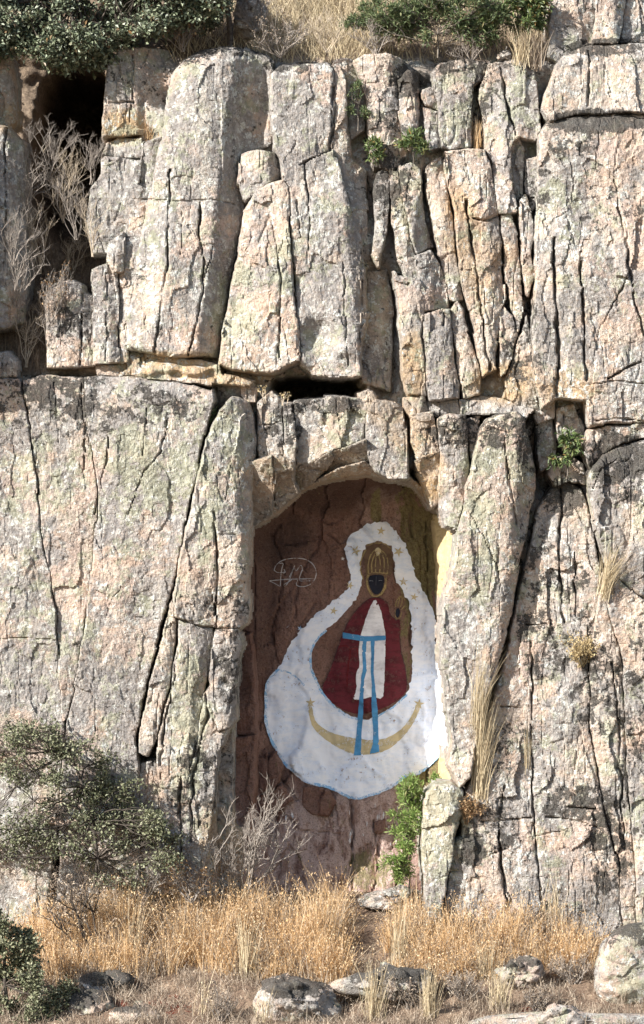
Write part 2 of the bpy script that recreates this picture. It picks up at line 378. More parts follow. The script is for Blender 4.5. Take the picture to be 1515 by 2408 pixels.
def front(poly, d, r, rd, tx, ty, planes, rough, seed, X, Y, sharp=1.0, dents=True):
    Xw = X + 3.5 * fbm(X, Y, 110, 160, 2, 30) + 3.0 * facets(X, Y, 44, 60, 7) + 1.2 * facets(X, Y, 16, 20, 2) + .8 * fbm(X, Y, 14, 18, 2, 33)
    Yw = Y + 3.5 * fbm(X, Y, 110, 160, 2, 40) + 3.0 * facets(X, Y, 60, 44, 8) + .8 * fbm(X, Y, 14, 18, 2, 43)
    s = sdf(Xw, Yw, poly) + 2.1 + 2.0 * gnoise(X / 45, Y / 80, 78)
    cx = np.mean([p[0] for p in poly]); cy = np.mean([p[1] for p in poly])
    f = d + lean(Y) + tx * (X - cx) + ty * (Y - cy)
    for (px, py, nx, ny, sl) in planes:
        L = math.hypot(nx, ny)
        pl = sl * ((Xw - px) * nx / L + (Yw - py) * ny / L)
        f = f + np.log1p(np.exp(np.clip(pl / 3.0, -30, 30))) * 3.0 - np.maximum(pl - 60, 0) * .6
    rv = r * .30 * (1 + .55 * gnoise(X / 34, Y / 52, 77)); rv = np.maximum(rv, 2.0)
    e = np.clip(s / rv, 0, 1)
    f = f + rd * .34 * (.3 * (1 - np.sqrt(np.clip(1 - (1 - e) ** 2, 0, 1))) + .7 * (1 - e))
    f = f + np.where(s < 0, -s * 18.0, 0)
    f = f + surf_noise(X, Y, rough, seed)
    if dents:
        for pts, hw, dp in CR:
            xs = [p[0] for p in pts]; ys = [p[1] for p in pts]
            m = (X > min(xs) - 14) & (X < max(xs) + 14) & (Y > min(ys) - 14) & (Y < max(ys) + 14)
            if not m.any(): continue
            dd = seg_dist(X[m] + 4 * fbm(X[m], Y[m], 30, 50, 2, 50) + 2.2 * facets(X[m], Y[m], 30, 26, 4), Y[m] + 2 * fbm(X[m], Y[m], 20, 20, 1, 52), pts)
            wv = hw * .72 * (1.0 + .9 * gnoise(X[m] / 30, Y[m] / 30, 51))
            f[m] += dp * np.exp(-(dd / np.maximum(wv, .8)) ** 2) * np.clip(.75 + .8 * gnoise(X[m] / 60, Y[m] / 90, 53), .1, 1.2)
        for (ax, ay, rx, ry, dp) in DENTS:
            m = (abs(X - ax) < 2 * rx) & (abs(Y - ay) < 2 * ry)
            if m.any(): f[m] += dp * np.exp(-(((X[m] - ax) / rx) ** 2 + ((Y[m] - ay) / ry) ** 2) ** 2)
    return f, s

def set_masks(me, A, B, tone=.5):
    for nm, arr in (('mask_a', A), ('mask_b', B)):
        at = me.attributes.new(nm, 'FLOAT_COLOR', 'POINT')
        buf = np.ones((len(me.vertices), 4), np.float32); buf[:, :3] = arr; buf[:, 3] = tone
        at.data.foreach_set('color', buf.ravel())

def grid_faces(keep):
    ny, nx = keep.shape
    idx = -np.ones(keep.shape, int); idx[keep] = np.arange(keep.sum())
    a, b, c, d_ = idx[:-1, :-1], idx[:-1, 1:], idx[1:, 1:], idx[1:, :-1]
    ok = (a >= 0) & (b >= 0) & (c >= 0) & (d_ >= 0)
    return np.stack([a[ok], d_[ok], c[ok], b[ok]], 1)

CLIFF = None
_seed = [0]
def rock(name, poly, d=0, r=20, rd=24, tx=0.0, ty=0.0, planes=(), rough=1.0, mat=None, parent='cliff', label=None, step=3.0, d0=None, extra=None):
    _seed[0] += 1; seed = _seed[0]
    P = np.array(poly, float); rr_ = random.Random(seed * 7 + 1)
    if name in ('rock_slab', 'rock_column', 'rock_block') and mat is None:
        # arrises: each stone breaks into a lit left face, a front and a shaded right face
        ctr = P.mean(0); ev, evec = np.linalg.eigh(np.cov((P - ctr).T)); ax = evec[:, 1] if ev[1] > 1.6 * ev[0] else np.array([0., 1.])
        nr = np.array([abs(ax[1]), -ax[0] * np.sign(ax[1] + 1e-9)]); hw_ = np.abs((P - ctr) @ nr).max()
        auto = []; wide = hw_ > 75
        if not any(p[2] > .5 for p in planes):
            t_ = rr_.uniform(.15, .55); q = ctr + nr * hw_ * t_
            if not wide: auto.append((q[0], q[1], nr[0], nr[1], min(rr_.uniform(.35, .95), 20 / (hw_ * (1 - t_)))))
        if not any(p[2] < -.5 for p in planes):
            q = ctr - nr * hw_ * rr_.uniform(.25, .6)
            if not wide: auto.append((q[0], q[1], -nr[0], -nr[1], rr_.uniform(.12, .45)))
        planes = list(planes) + auto; d = d + rr_.uniform(-9, 9)
    P = np.array(poly, float); st = step; M = 22
    gx = np.arange(math.floor((P[:, 0].min() - M) / 12) * 12, P[:, 0].max() + M, st)
    gy = np.arange(math.floor((P[:, 1].min() - M) / 12) * 12, P[:, 1].max() + M, st)
    X, Y = np.meshgrid(gx, gy)
    f, s = front(poly, d, r, rd, tx, ty, planes, rough, seed, X, Y)
    if extra is not None: f = f + extra(X, Y)
    keep = s > -9
    if True:
        ix = ((X - FR['x0']) / 4).round().astype(int); iy = ((Y - FR['y0']) / 4).round().astype(int)
        m = keep & (ix >= 0) & (ix < FR['nx']) & (iy >= 0) & (iy < FR['ny'])
        np.minimum.at(FMAP, (iy[m], ix[m]), f[m])
    dm = float(np.mean(f[s > 0])) if d0 is None else d0
    x, y, dd = X[keep], Y[keep], f[keep]
    o = mesh_np(name, W(x, y, dd, dm), grid_faces(keep), mat or ROCK, None, smooth=False)
    A = np.stack([ell(x, y, DARK), ell(x, y, GREEN), ell(x, y, OCHRE)], 1)
    jam = 1.0 if name == 'niche_jamb' else 0.0
    B = np.stack([jam * sstep(1545, 1575, y) * sstep(1765, 1745, y), jam * np.clip(sstep(1470, 1330, y) + sstep(1775, 1795, y), 0, 1), np.full(len(x), .3 if name == 'rock_lintel' else 0.0)], 1)  # jamb: white paint, sunlit yellow painted in; lintels: even brown tint
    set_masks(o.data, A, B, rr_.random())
    if parent == 'cliff': o.parent = CLIFF
    elif parent is not None: o.parent = parent
    if label: o['label'] = label
    return o

# ------------------------------------------------------------------ cliff: backing sheet (crevices, gully, slope above)
def back_depth(X, Y):
    f = 62 + lean(Y) + 30 * fbm(X, Y, 120, 200, 3, 3) + 10 * facets(X, Y, 60, 90, 5) + 4 * fbm(X, Y, 16, 16, 2, 7)
    # slope above the crag
    top = 150 + 40 * fbm(X, Y * 0, 300, 300, 1, 2)
    up = np.clip(top - Y, 0, None)
    f = f + up * 1.25
    # gully on the left
    g = sstep(330, 265, X + 10 * fbm(X, Y, 80, 80, 2, 9)) * sstep(895, 860, Y)
    gd = 30 + np.clip(880 - Y, 0, 330) * 0.78 + np.clip(560 - Y, 0, 420) * .8 + 22 * fbm(X, Y, 70, 60, 3, 15)
    f = f * (1 - g) + gd * g
    # slot under the overhang
    q = np.clip(1.6 - ((X - 748) / 100) ** 4 - ((Y - 915) / 26) ** 4, 0, 1)
    f = f + 620 * q
    # behind the niche
    q = sstep(1090, 1170, Y) * sstep(545, 590, X) * sstep(1070, 1030, X)
    f = f + 420 * q
    # recess with the leafy plant
    q = np.clip(1.5 - ((X - 1300) / 60) ** 2 - ((Y - 1080) / 90) ** 2, 0, 1); f = f + 70 * q
    q = np.clip(2.2 - 1.6 * np.abs((X - 148) / 92) ** 2.5 - 1.6 * np.abs((Y - 330) / 215) ** 2.5 + .35 * fbm(X, Y, 50, 80, 3, 44), 0, 1); f = f + 620 * q
    q = np.clip(1.5 - ((X - 900) / 34) ** 2 - ((Y - 790) / 150) ** 2, 0, 1); f = f + 40 * q
    return f

gx = np.concatenate([np.arange(-1500, -48, 60.), np.arange(-48, 1568, 6.), np.arange(1570, 3000, 60.)])
gy = np.concatenate([np.arange(-2200, -240, 60.), np.arange(-240, 2300, 6.)])
X, Y = np.meshgrid(gx, gy); F = back_depth(X, Y)
CLIFF = mesh_np('cliff', W(X.ravel(), Y.ravel(), F.ravel(), 80), grid_faces(np.ones(X.shape, bool)), ROCK)
x, y = X.ravel(), Y.ravel()
soil = np.clip(sstep(150, 110, y) + sstep(300, 220, x) * sstep(895, 870, y), 0, 1) * .95
set_masks(CLIFF.data, np.stack([ell(x, y, DARK) * .6 + .2, ell(x, y, GREEN), ell(x, y, OCHRE)], 1), np.stack([0 * x, 0 * x, soil], 1))
tag(CLIFF, 'tall weathered granite cliff of upright cracked slabs around a painted niche', 'cliff', kind='structure')
ix, iy = np.meshgrid(np.arange(FR['nx']) * 4 + FR['x0'], np.arange(FR['ny']) * 4 + FR['y0'])
FMAP = np.minimum(FMAP, back_depth(ix, iy))

# ------------------------------------------------------------------ cliff: rocks
S, C_, Bk = 'rock_slab', 'rock_column', 'rock_block'
# upper left, beside the gully
rock(C_, [(-420, -150), (-150, -160), (-72, -60), (-66, 60), (-60, 220), (-66, 290), (-420, 300)], -30, 20, 30, step=6.0)  # unseen, left of frame; added to throw shade into the gully
rock(C_, [(-420, 296), (-100, 280), (-60, 320), (-56, 600), (-60, 880), (-420, 890)], -120, 20, 30, step=6.0)  # unseen forward column, added to shadow the gully and left pillar
rock(S, [(-420, 896), (-60, 894), (-56, 1500), (-60, 2200), (-420, 2200)], -40, 12, 16, step=6.0)
rock(C_, [(-46, 40), (8, 80), (22, 110), (33, 170), (38, 285), (20, 303), (-46, 300)], 60, 14, 20, planes=[(28, 200, 1, 0, 2.0)])
rock(C_, [(-46, 290), (12, 296), (46, 325), (52, 420), (55, 520), (62, 640), (56, 760), (-46, 780)], -36, 16, 24, planes=[(16, 500, 1, 0, 1.6)])
rock(Bk, [(-46, 838), (22, 830), (45, 850), (42, 884), (-46, 886)], -30, 10, 14)
rock(Bk, [(256, 150), (285, 120), (330, 110), (405, 113), (412, 170), (398, 240), (372, 300), (335, 316), (246, 324), (248, 240), (252, 190)], 40, 9, 16, tx=.12, planes=[(330, 200, 1, 0.1, .8)])
rock(Bk, [(242, 364), (254, 338), (280, 326), (334, 325), (331, 372), (298, 369)], 30, 8, 12, ty=-.3)
rock(Bk, [(238, 376), (246, 370), (298, 374), (330, 376), (326, 430), (352, 446), (350, 500), (332, 590), (224, 596), (204, 520), (214, 440), (236, 405)], 20, 9, 14)
rock(Bk, [(334, 336), (380, 322), (372, 400), (356, 468), (334, 470), (329, 420)], 24, 7, 10)
rock(Bk, [(304, 514), (342, 502), (344, 545), (332, 620), (318, 665), (296, 640), (298, 570)], -2, 8, 10)
rock(Bk, [(260, 568), (288, 546), (296, 570), (292, 640), (270, 644), (256, 612)], -6, 10, 12)
rock(C_, [(220, 632), (255, 621), (277, 640), (279, 720), (277, 800), (281, 852), (222, 856), (217, 740)], -22, 8, 12)
rock(Bk, [(112, 690), (130, 668), (170, 660), (193, 672), (196, 690), (217, 694), (218, 760), (220, 858), (115, 862), (108, 790), (108, 720)], -16, 9, 14)
rock(S, [(282, 640), (300, 620), (320, 602), (311, 700), (298, 780), (299, 852), (283, 854)], -8, 7, 10)
# the large rounded columns
rock(C_, [(428, 138), (468, 110), (520, 102), (580, 105), (622, 118), (646, 138), (640, 190), (637, 250), (640, 330), (622, 345), (570, 362), (563, 420), (572, 500), (558, 560), (543, 640), (528, 740), (514, 838), (470, 835), (420, 838), (365, 830), (300, 822), (303, 740), (318, 640), (330, 560), (350, 470), (378, 330), (385, 270), (400, 180), (410, 158)],
     -24, 30, 36, tx=.05, planes=[(530, 300, 1, .12, 1.15), (500, 150, -.25, -1, .9), (420, 400, -1, -.15, .35)], rough=.6, label='broadest rounded column with a smooth grey face and dark right side')
rock(Bk, [(570, 362), (590, 355), (645, 358), (661, 368), (659, 418), (630, 430), (600, 455), (575, 470), (562, 430)], -22, 7, 12, planes=[(634, 400, 1, 0, 1.4)])
rock(C_, [(600, 452), (640, 426), (668, 420), (678, 440), (681, 520), (684, 600), (690, 700), (699, 790), (703, 850), (660, 870), (600, 875), (550, 870), (517, 855), (525, 790), (535, 740), (550, 650), (565, 560), (574, 490)], -40, 12, 18, tx=-.1)
rock(C_, [(640, 172), (665, 150), (725, 140), (768, 142), (782, 158), (784, 260), (780, 345), (800, 390), (818, 470), (850, 560), (858, 640), (862, 740), (850, 800), (850, 880), (800, 886), (735, 886), (706, 860), (703, 790), (695, 700), (689, 600), (685, 520), (682, 440), (665, 412), (662, 365), (645, 345), (640, 300), (637, 230)],
     -32, 15, 22, tx=.02, planes=[(700, 165, -.1, -1, .8), (826, 650, 1, -.1, 1.0)], rough=.65)
rock(S, [(787, 152), (800, 160), (812, 200), (815, 300), (822, 372), (860, 400), (864, 500), (862, 575), (838, 540), (818, 468), (797, 390), (784, 345), (787, 260)], -22, 9, 14, planes=[(812, 300, 1, 0, .9)])
rock(Bk, [(788, 145), (802, 135), (825, 140), (845, 180), (858, 240), (855, 310), (820, 330), (818, 260), (808, 180)], 40, 10, 14)
rock(C_, [(862, 640), (890, 640), (914, 628), (922, 740), (922, 840), (918, 918), (852, 902), (852, 820), (864, 740)], 42, 8, 12, tx=.15)
rock(Bk, [(830, 142), (860, 126), (905, 122), (943, 136), (962, 165), (934, 185), (932, 250), (944, 310), (960, 355), (950, 388), (920, 400), (880, 390), (868, 340), (864, 290), (862, 230), (846, 180)], -4, 12, 18, planes=[(912, 170, 1, 0, .8)])
rock(Bk, [(936, 188), (958, 165), (986, 168), (985, 240), (980, 300), (966, 352), (948, 305), (936, 250)], -10, 7, 12, planes=[(972, 230, 1, 0, 1.2)])
rock(Bk, [(995, 212), (1013, 204), (1035, 212), (1044, 235), (1034, 258), (1002, 246), (993, 230)], 6, 9, 14)
rock(Bk, [(994, 252), (1034, 262), (1030, 300), (1037, 345), (1015, 352), (1001, 320), (994, 282)], 8, 8, 12)
rock(Bk, [(1020, 166), (1040, 145), (1095, 140), (1130, 140), (1143, 152), (1130, 188), (1110, 202), (1109, 260), (1105, 345), (1060, 352), (1042, 345), (1036, 300), (1032, 240), (1022, 200)], -8, 9, 14)
rock(S, [(1146, 152), (1200, 142), (1258, 143), (1262, 200), (1268, 270), (1270, 300), (1262, 330), (1222, 318), (1206, 328), (1197, 350), (1206, 420), (1216, 500), (1172, 502), (1164, 450), (1157, 380), (1141, 345), (1138, 280), (1127, 230), (1137, 190)], -6, 8, 14)
rock(C_, [(1050, 356), (1100, 349), (1140, 351), (1154, 390), (1164, 440), (1171, 500), (1178, 600), (1188, 700), (1178, 725), (1162, 840), (1165, 870), (1132, 886), (1126, 850), (1117, 780), (1102, 720), (1088, 660), (1078, 590), (1072, 500), (1052, 440), (1041, 390)], -30, 10, 16, planes=[(1150, 470, 1, 0, .7)], label='column with orange rust stain beside the black crevice')
rock(S, [(943, 391), (965, 382), (985, 395), (990, 440), (1000, 510), (1020, 578), (981, 595), (970, 560), (960, 500), (948, 460)], -22, 7, 12, planes=[(985, 450, 1, .1, 1.2)])
rock(S, [(890, 405), (914, 385), (920, 420), (914, 500), (905, 560), (890, 628), (879, 600), (885, 520), (880, 450)], -8, 6, 10)
rock(S, [(921, 392), (940, 402), (950, 462), (960, 522), (972, 592), (984, 655), (960, 662), (936, 600), (926, 520), (921, 450)], -14, 6, 10)
rock(S, [(1004, 400), (1020, 375), (1036, 370), (1048, 440), (1060, 500), (1071, 590), (1082, 655), (1062, 682), (1043, 640), (1032, 580), (1017, 510), (1002, 450)], -12, 7, 10)
rock(C_, [(986, 657), (978, 602), (1015, 590), (1034, 618), (1050, 652), (1052, 718), (996, 730), (990, 800), (998, 850), (1004, 930), (960, 926), (952, 880), (945, 800), (938, 720), (930, 642), (955, 650)], -20, 9, 14, tx=.15)
rock(Bk, [(996, 737), (1040, 724), (1055, 726), (1060, 760), (1068, 840), (1077, 900), (1076, 935), (1016, 942), (1006, 900), (1001, 840), (995, 790)], -30, 9, 14, tx=.1)
rock(Bk, [(1060, 727), (1075, 706), (1088, 726), (1101, 780), (1115, 830), (1126, 880), (1128, 927), (1087, 937), (1081, 890), (1073, 820), (1064, 760)], -26, 9, 14, tx=.1)
rock(Bk, [(1054, 664), (1066, 650), (1082, 664), (1086, 700), (1071, 705), (1059, 702)], -10, 6, 8)
rock(S, [(1180, 506), (1200, 500), (1214, 560), (1224, 640), (1229, 720), (1215, 780), (1202, 720), (1192, 650), (1184, 580)], -10, 6, 9)
rock(S, [(1224, 468), (1238, 458), (1254, 520), (1254, 560), (1246, 600), (1260, 640), (1242, 690), (1231, 640), (1227, 560)], -22, 6, 9)
rock(Bk, [(1211, 332), (1222, 322), (1234, 345), (1236, 400), (1230, 460), (1215, 470), (1207, 420), (1198, 350)], 4, 7, 10)
rock(Bk, [(1240, 372), (1268, 365), (1272, 420), (1262, 470), (1250, 500), (1240, 450)], 14, 6, 9)
rock(S, [(1172, 742), (1186, 722), (1202, 742), (1214, 790), (1204, 840), (1190, 878), (1172, 888), (1176, 830)], -8, 6, 9)
rock(S, [(1206, 850), (1228, 780), (1238, 740), (1248, 800), (1256, 900), (1260, 962), (1226, 958), (1184, 938), (1192, 892)], -4, 7, 10)
# right hand buttress
rock(Bk, [(1275, 262), (1286, 220), (1310, 152), (1330, 122), (1380, 106), (1450, 101), (1560, 98), (1560, 272), (1450, 266), (1350, 272), (1290, 284)], -8, 10, 14, ty=-.12, planes=[(1400, 135, -.1, -1, .7), (1310, 200, -1, -.3, .4)], label='rounded pale capstone cut by one vertical crack')
rock(S, [(1272, 310), (1290, 282), (1350, 269), (1450, 263), (1560, 268), (1560, 992), (1385, 996), (1378, 940), (1312, 936), (1272, 962), (1260, 900), (1250, 780), (1264, 650), (1260, 560), (1268, 450), (1271, 360)], -36, 13, 24, planes=[(1400, 300, 0, -1, 1.1)], rough=.9, label='broadest slab under a cap of black lichen')
rock(C_, [(1296, -60), (1403, -60), (1398, 40), (1396, 108), (1337, 124), (1310, 148), (1292, 132), (1292, 60)], 20, 12, 18)
rock(Bk, [(1400, -60), (1474, -60), (1466, 40), (1454, 104), (1420, 106), (1396, 106), (1402, 50)], 10, 11, 18, planes=[(1446, 40, 1, 0, 1.)])
rock(Bk, [(1476, -60), (1560, -60), (1560, 102), (1458, 104), (1468, 40)], 50, 10, 14)
# ledge between the tiers
rock('rock_ledge', [(226, 862), (298, 856), (306, 826), (360, 834), (420, 842), (470, 844), (515, 857), (524, 882), (600, 893), (588, 908), (510, 902), (420, 897), (350, 888), (230, 882)], 8, 10, 14, ty=-.3)
rock(Bk, [(566, 905), (596, 898), (606, 915), (600, 945), (580, 945), (566, 930)], -2, 7, 8)
rock(Bk, [(846, 925), (868, 916), (886, 930), (880, 965), (862, 972), (846, 945)], -16, 7, 8)
rock(Bk, [(950, 936), (1000, 930), (1012, 972), (985, 984), (962, 984), (950, 966)], -6, 7, 9)
rock(Bk, [(1080, 940), (1130, 930), (1180, 940), (1250, 965), (1236, 985), (1180, 974), (1130, 974), (1085, 972)], -14, 8, 10, ty=-.4)
rock(Bk, [(1010, 945), (1076, 940), (1082, 972), (1030, 980), (1014, 972)], -24, 8, 10, ty=-.4)
# lintel of the niche
rock(Bk, [(607, 946), (640, 921), (661, 936), (665, 1000), (666, 1060), (664, 1070), (611, 1080), (604, 1020)], -30, 8, 12)
rock(S, [(670, 946), (686, 950), (691, 1000), (694, 1050), (692, 1086), (669, 1072)], -26, 6, 9)
rock(Bk, [(695, 946), (760, 935), (840, 938), (861, 946), (860, 1020), (858, 1034), (810, 1046), (760, 1066), (736, 1088), (697, 1092), (694, 1040)], -22, 10, 16, ty=.08)
rock(Bk, [(866, 966), (885, 941), (920, 946), (948, 961), (952, 1020), (958, 1080), (961, 1126), (925, 1126), (880, 1106), (864, 1050), (865, 1000)], -34, 8, 14)
rock(Bk, [(964, 986), (985, 976), (1020, 971), (1030, 1010), (1032, 1060), (1005, 1070), (985, 1086), (976, 1070), (966, 1040)], -34, 9, 16)
rock(Bk, [(976, 1082), (1005, 1068), (1032, 1062), (1036, 1120), (1036, 1182), (1016, 1192), (996, 1150), (982, 1110)], -14, 8, 20, ty=.5)
rock('rock_lintel', [(588, 1090), (640, 1072), (690, 1086), (688, 1130), (700, 1160), (690, 1172), (650, 1210), (602, 1236), (586, 1242)], 4, 9, 14, tx=-.1, ty=.7, rough=1.8)
rock('rock_lintel', [(694, 1090), (740, 1088), (772, 1064), (786, 1076), (770, 1104), (724, 1144), (704, 1156), (692, 1130)], 16, 9, 12, ty=1.1, rough=1.6)
rock('rock_lintel', [(776, 1062), (860, 1036), (872, 1085), (858, 1090), (800, 1108), (762, 1126), (776, 1104), (790, 1076)], 10, 8, 12, ty=1.3, rough=1.6)
rock('rock_lintel', [(722, 1146), (760, 1124), (800, 1104), (858, 1086), (880, 1100), (925, 1116), (960, 1118), (988, 1142), (1012, 1184), (1034, 1206), (1010, 1192), (976, 1142), (920, 1124), (860, 1116), (790, 1126)], 44, 10, 14, ty=1.6)
# left wall
rock(S, [(-46, 896), (46, 889), (50, 920), (70, 1000), (81, 1120), (90, 1240), (116, 1340), (129, 1430), (134, 1520), (150, 1700), (140, 1900), (100, 2190), (-46, 2190)], -30, 9, 12, rough=.6)
rock(S, [(55, 892), (120, 882), (192, 886), (201, 960), (216, 1060), (228, 1150), (222, 1230), (212, 1340), (196, 1480), (180, 1590), (156, 1690), (148, 1700), (137, 1520), (134, 1430), (121, 1340), (96, 1240), (87, 1120), (77, 1000), (58, 930)], -34, 9, 12, rough=.6, planes=[(120, 925, 0, -1, .7)])
rock(S, [(196, 886), (300, 887), (420, 902), (500, 918), (504, 942), (490, 1000), (472, 1060), (462, 1115), (440, 1206), (418, 1322), (396, 1402), (378, 1472), (360, 1552), (340, 1620), (330, 1660), (318, 1740), (325, 1800), (335, 2190), (130, 2190), (150, 1760), (160, 1700), (183, 1592), (199, 1484), (215, 1340), (226, 1220), (232, 1150), (219, 1060), (204, 960)], -38, 11, 16, rough=.55, planes=[(300, 925, 0, -1, .7)])
rock(C_, [(520, 962), (545, 936), (580, 946), (594, 980), (599, 1060), (592, 1150), (590, 1240), (583, 1330), (579, 1370), (585, 1420), (580, 1466), (562, 1478), (505, 1474), (470, 1470), (416, 1454), (409, 1400), (424, 1320), (448, 1220), (468, 1110), (484, 1060), (503, 1000)], -70, 14, 26, tx=.1, planes=[(560, 1200, 1, 0, .7)], label='leaning pillar that forms the left jamb of the niche')
rock(S, [(402, 1422), (412, 1406), (416, 1456), (408, 1540), (398, 1620), (375, 1680), (364, 1740), (345, 1782), (326, 1772), (331, 1700), (352, 1620), (372, 1550), (386, 1490)], -48, 7, 10)
rock(C_, [(420, 1460), (470, 1474), (500, 1479), (500, 1540), (488, 1600), (480, 1640), (470, 1660), (465, 1720), (450, 1800), (440, 1852), (380, 1852), (370, 1782), (372, 1730), (386, 1670), (407, 1610), (416, 1540)], -60, 12, 18, tx=.12, planes=[(465, 1600, 1, .1, .6)])
rock(Bk, [(508, 1482), (558, 1480), (567, 1510), (556, 1570), (553, 1640), (553, 1690), (540, 1710), (512, 1718), (501, 1690), (496, 1600), (498, 1540), (504, 1500)], -50, 10, 16, tx=.15)
rock(C_, [(467, 1702), (482, 1632), (497, 1614), (500, 1690), (512, 1722), (536, 1714), (512, 1770), (507, 1830), (501, 1900), (470, 2100), (378, 2100), (376, 1856), (440, 1854), (454, 1802)], -46, 10, 14, tx=.12)
rock(C_, [(452, 1832), (500, 1802), (505, 1880), (509, 1960), (512, 2110), (440, 2110), (432, 1960), (446, 1900)], -58, 10, 14, tx=.1)
rock(Bk, [(500, 1897), (525, 1902), (540, 1940), (562, 1962), (564, 2120), (505, 2120), (502, 1980)], -10, 10, 14)
rock(S, [(330, 1800), (376, 1790), (380, 1870), (380, 2150), (326, 2150)], -30, 9, 12)
rock('rock_ledge', [(90, 1900), (180, 1888), (250, 1896), (240, 1925), (150, 1940), (95, 1930)], -70, 9, 16, ty=-.5)
# right jamb and right wall
rock(Bk, [(1258, 1000), (1298, 984), (1312, 1030), (1304, 1090), (1270, 1110), (1262, 1060)], 30, 8, 12, rough=1.5)
rock(Bk, [(1308, 962), (1350, 950), (1374, 1000), (1370, 1060), (1340, 1072), (1314, 1030)], 8, 8, 12, rough=1.5)
rock(Bk, [(1300, 1080), (1350, 1070), (1376, 1090), (1380, 1140), (1340, 1130), (1304, 1146), (1290, 1120)], 6, 8, 12, ty=-.5, rough=1.5)
rock(S, [(1268, 930), (1306, 944), (1304, 980), (1262, 996), (1252, 965)], 4, 7, 10)
rock('niche_jamb', [(1026, 1215), (1062, 1225), (1084, 1240), (1078, 1330), (1066, 1400), (1056, 1480), (1060, 1560), (1072, 1640), (1082, 1720), (1090, 1800), (1062, 1856), (1036, 1860), (1042, 1740), (1040, 1650), (1036, 1560), (1034, 1450), (1034, 1330)], 120, 7, 10, tx=-2.6, rough=.5, step=3.0, label='pale sunlit inner side of the right jamb with old white paint and painted-in sunlit yellow')
rock(C_, [(1034, 986), (1060, 976), (1095, 976), (1100, 1010), (1098, 1060), (1106, 1100), (1100, 1130), (1090, 1180), (1076, 1246), (1052, 1238), (1036, 1200), (1036, 1120), (1038, 1060)], -40, 9, 16, tx=-.1)
rock(S, [(1102, 986), (1130, 977), (1126, 1020), (1119, 1088), (1111, 1090), (1105, 1050)], -22, 6, 9)
rock(C_, [(1132, 1010), (1150, 987), (1180, 977), (1213, 972), (1234, 987), (1244, 1040), (1254, 1100), (1258, 1170), (1248, 1200), (1238, 1260), (1220, 1330), (1213, 1380), (1198, 1470), (1178, 1520), (1164, 1600), (1140, 1650), (1120, 1760), (1104, 1830), (1078, 1850), (1056, 1800), (1068, 1740), (1049, 1620), (1038, 1530), (1032, 1480), (1047, 1410), (1067, 1330), (1082, 1240), (1097, 1155), (1110, 1112), (1120, 1060)], -66, 13, 22, planes=[(1212, 1150, 1, .12, .9)], rough=.8, label='tall rounded column forming the right jamb of the niche')
rock(Bk, [(1384, 1008), (1450, 1001), (1560, 998), (1560, 1022), (1470, 1040), (1420, 1066), (1390, 1100), (1380, 1060)], -30, 9, 14)
rock(C_, [(1388, 1112), (1420, 1070), (1470, 1046), (1560, 1028), (1560, 1430), (1500, 1400), (1432, 1332), (1403, 1250), (1394, 1180)], -50, 16, 26, planes=[(1450, 1085, -.2, -1, .6)], label='bulging boulder face capped with black and white lichen')
rock(S, [(1270, 1195), (1300, 1152), (1340, 1132), (1370, 1150), (1384, 1180), (1393, 1230), (1403, 1290), (1412, 1360), (1406, 1440), (1394, 1500), (1378, 1556), (1386, 1640), (1383, 1700), (1406, 1810), (1418, 1900), (1450, 2026), (1464, 2200), (1400, 2210), (1100, 2210), (1090, 2000), (1084, 1880), (1112, 1830), (1134, 1750), (1164, 1650), (1194, 1540), (1218, 1420), (1242, 1320), (1257, 1250)], -34, 12, 18, ty=-.06, rough=.9, planes=[(1320, 1170, 0, -1, .7)], label='wedge shaped slab rising to a dark lichened point')
rock(S, [(1416, 1372), (1440, 1480), (1466, 1565), (1470, 1700), (1473, 1800), (1488, 2026), (1498, 2200), (1468, 2200), (1455, 2026), (1423, 1900), (1411, 1810), (1388, 1700), (1391, 1640), (1384, 1560), (1398, 1500), (1410, 1440)], -50, 9, 12)
rock(S, [(1418, 1345), (1436, 1340), (1500, 1406), (1560, 1436), (1560, 2200), (1503, 2200), (1493, 2026), (1478, 1800), (1475, 1700), (1471, 1562), (1446, 1480), (1422, 1392)], -54, 10, 14)
rock(Bk, [(1003, 1867), (1020, 1852), (1060, 1847), (1084, 1862), (1094, 1900), (1080, 1930), (1070, 1978), (1062, 2040), (1050, 2080), (1040, 2170), (1003, 2170), (1000, 2050), (995, 1980), (999, 1900)], -66, 12, 18, planes=[(1066, 1950, 1, 0, .6)], label='upright block covered in yellow green lichen')
rock(Bk, [(1072, 1982), (1085, 1972), (1115, 1972), (1130, 2000), (1144, 2080), (1150, 2200), (1045, 2200), (1057, 2080), (1064, 2030)], -74, 9, 14, rough=1.4, label='low block crusted with white lichen')

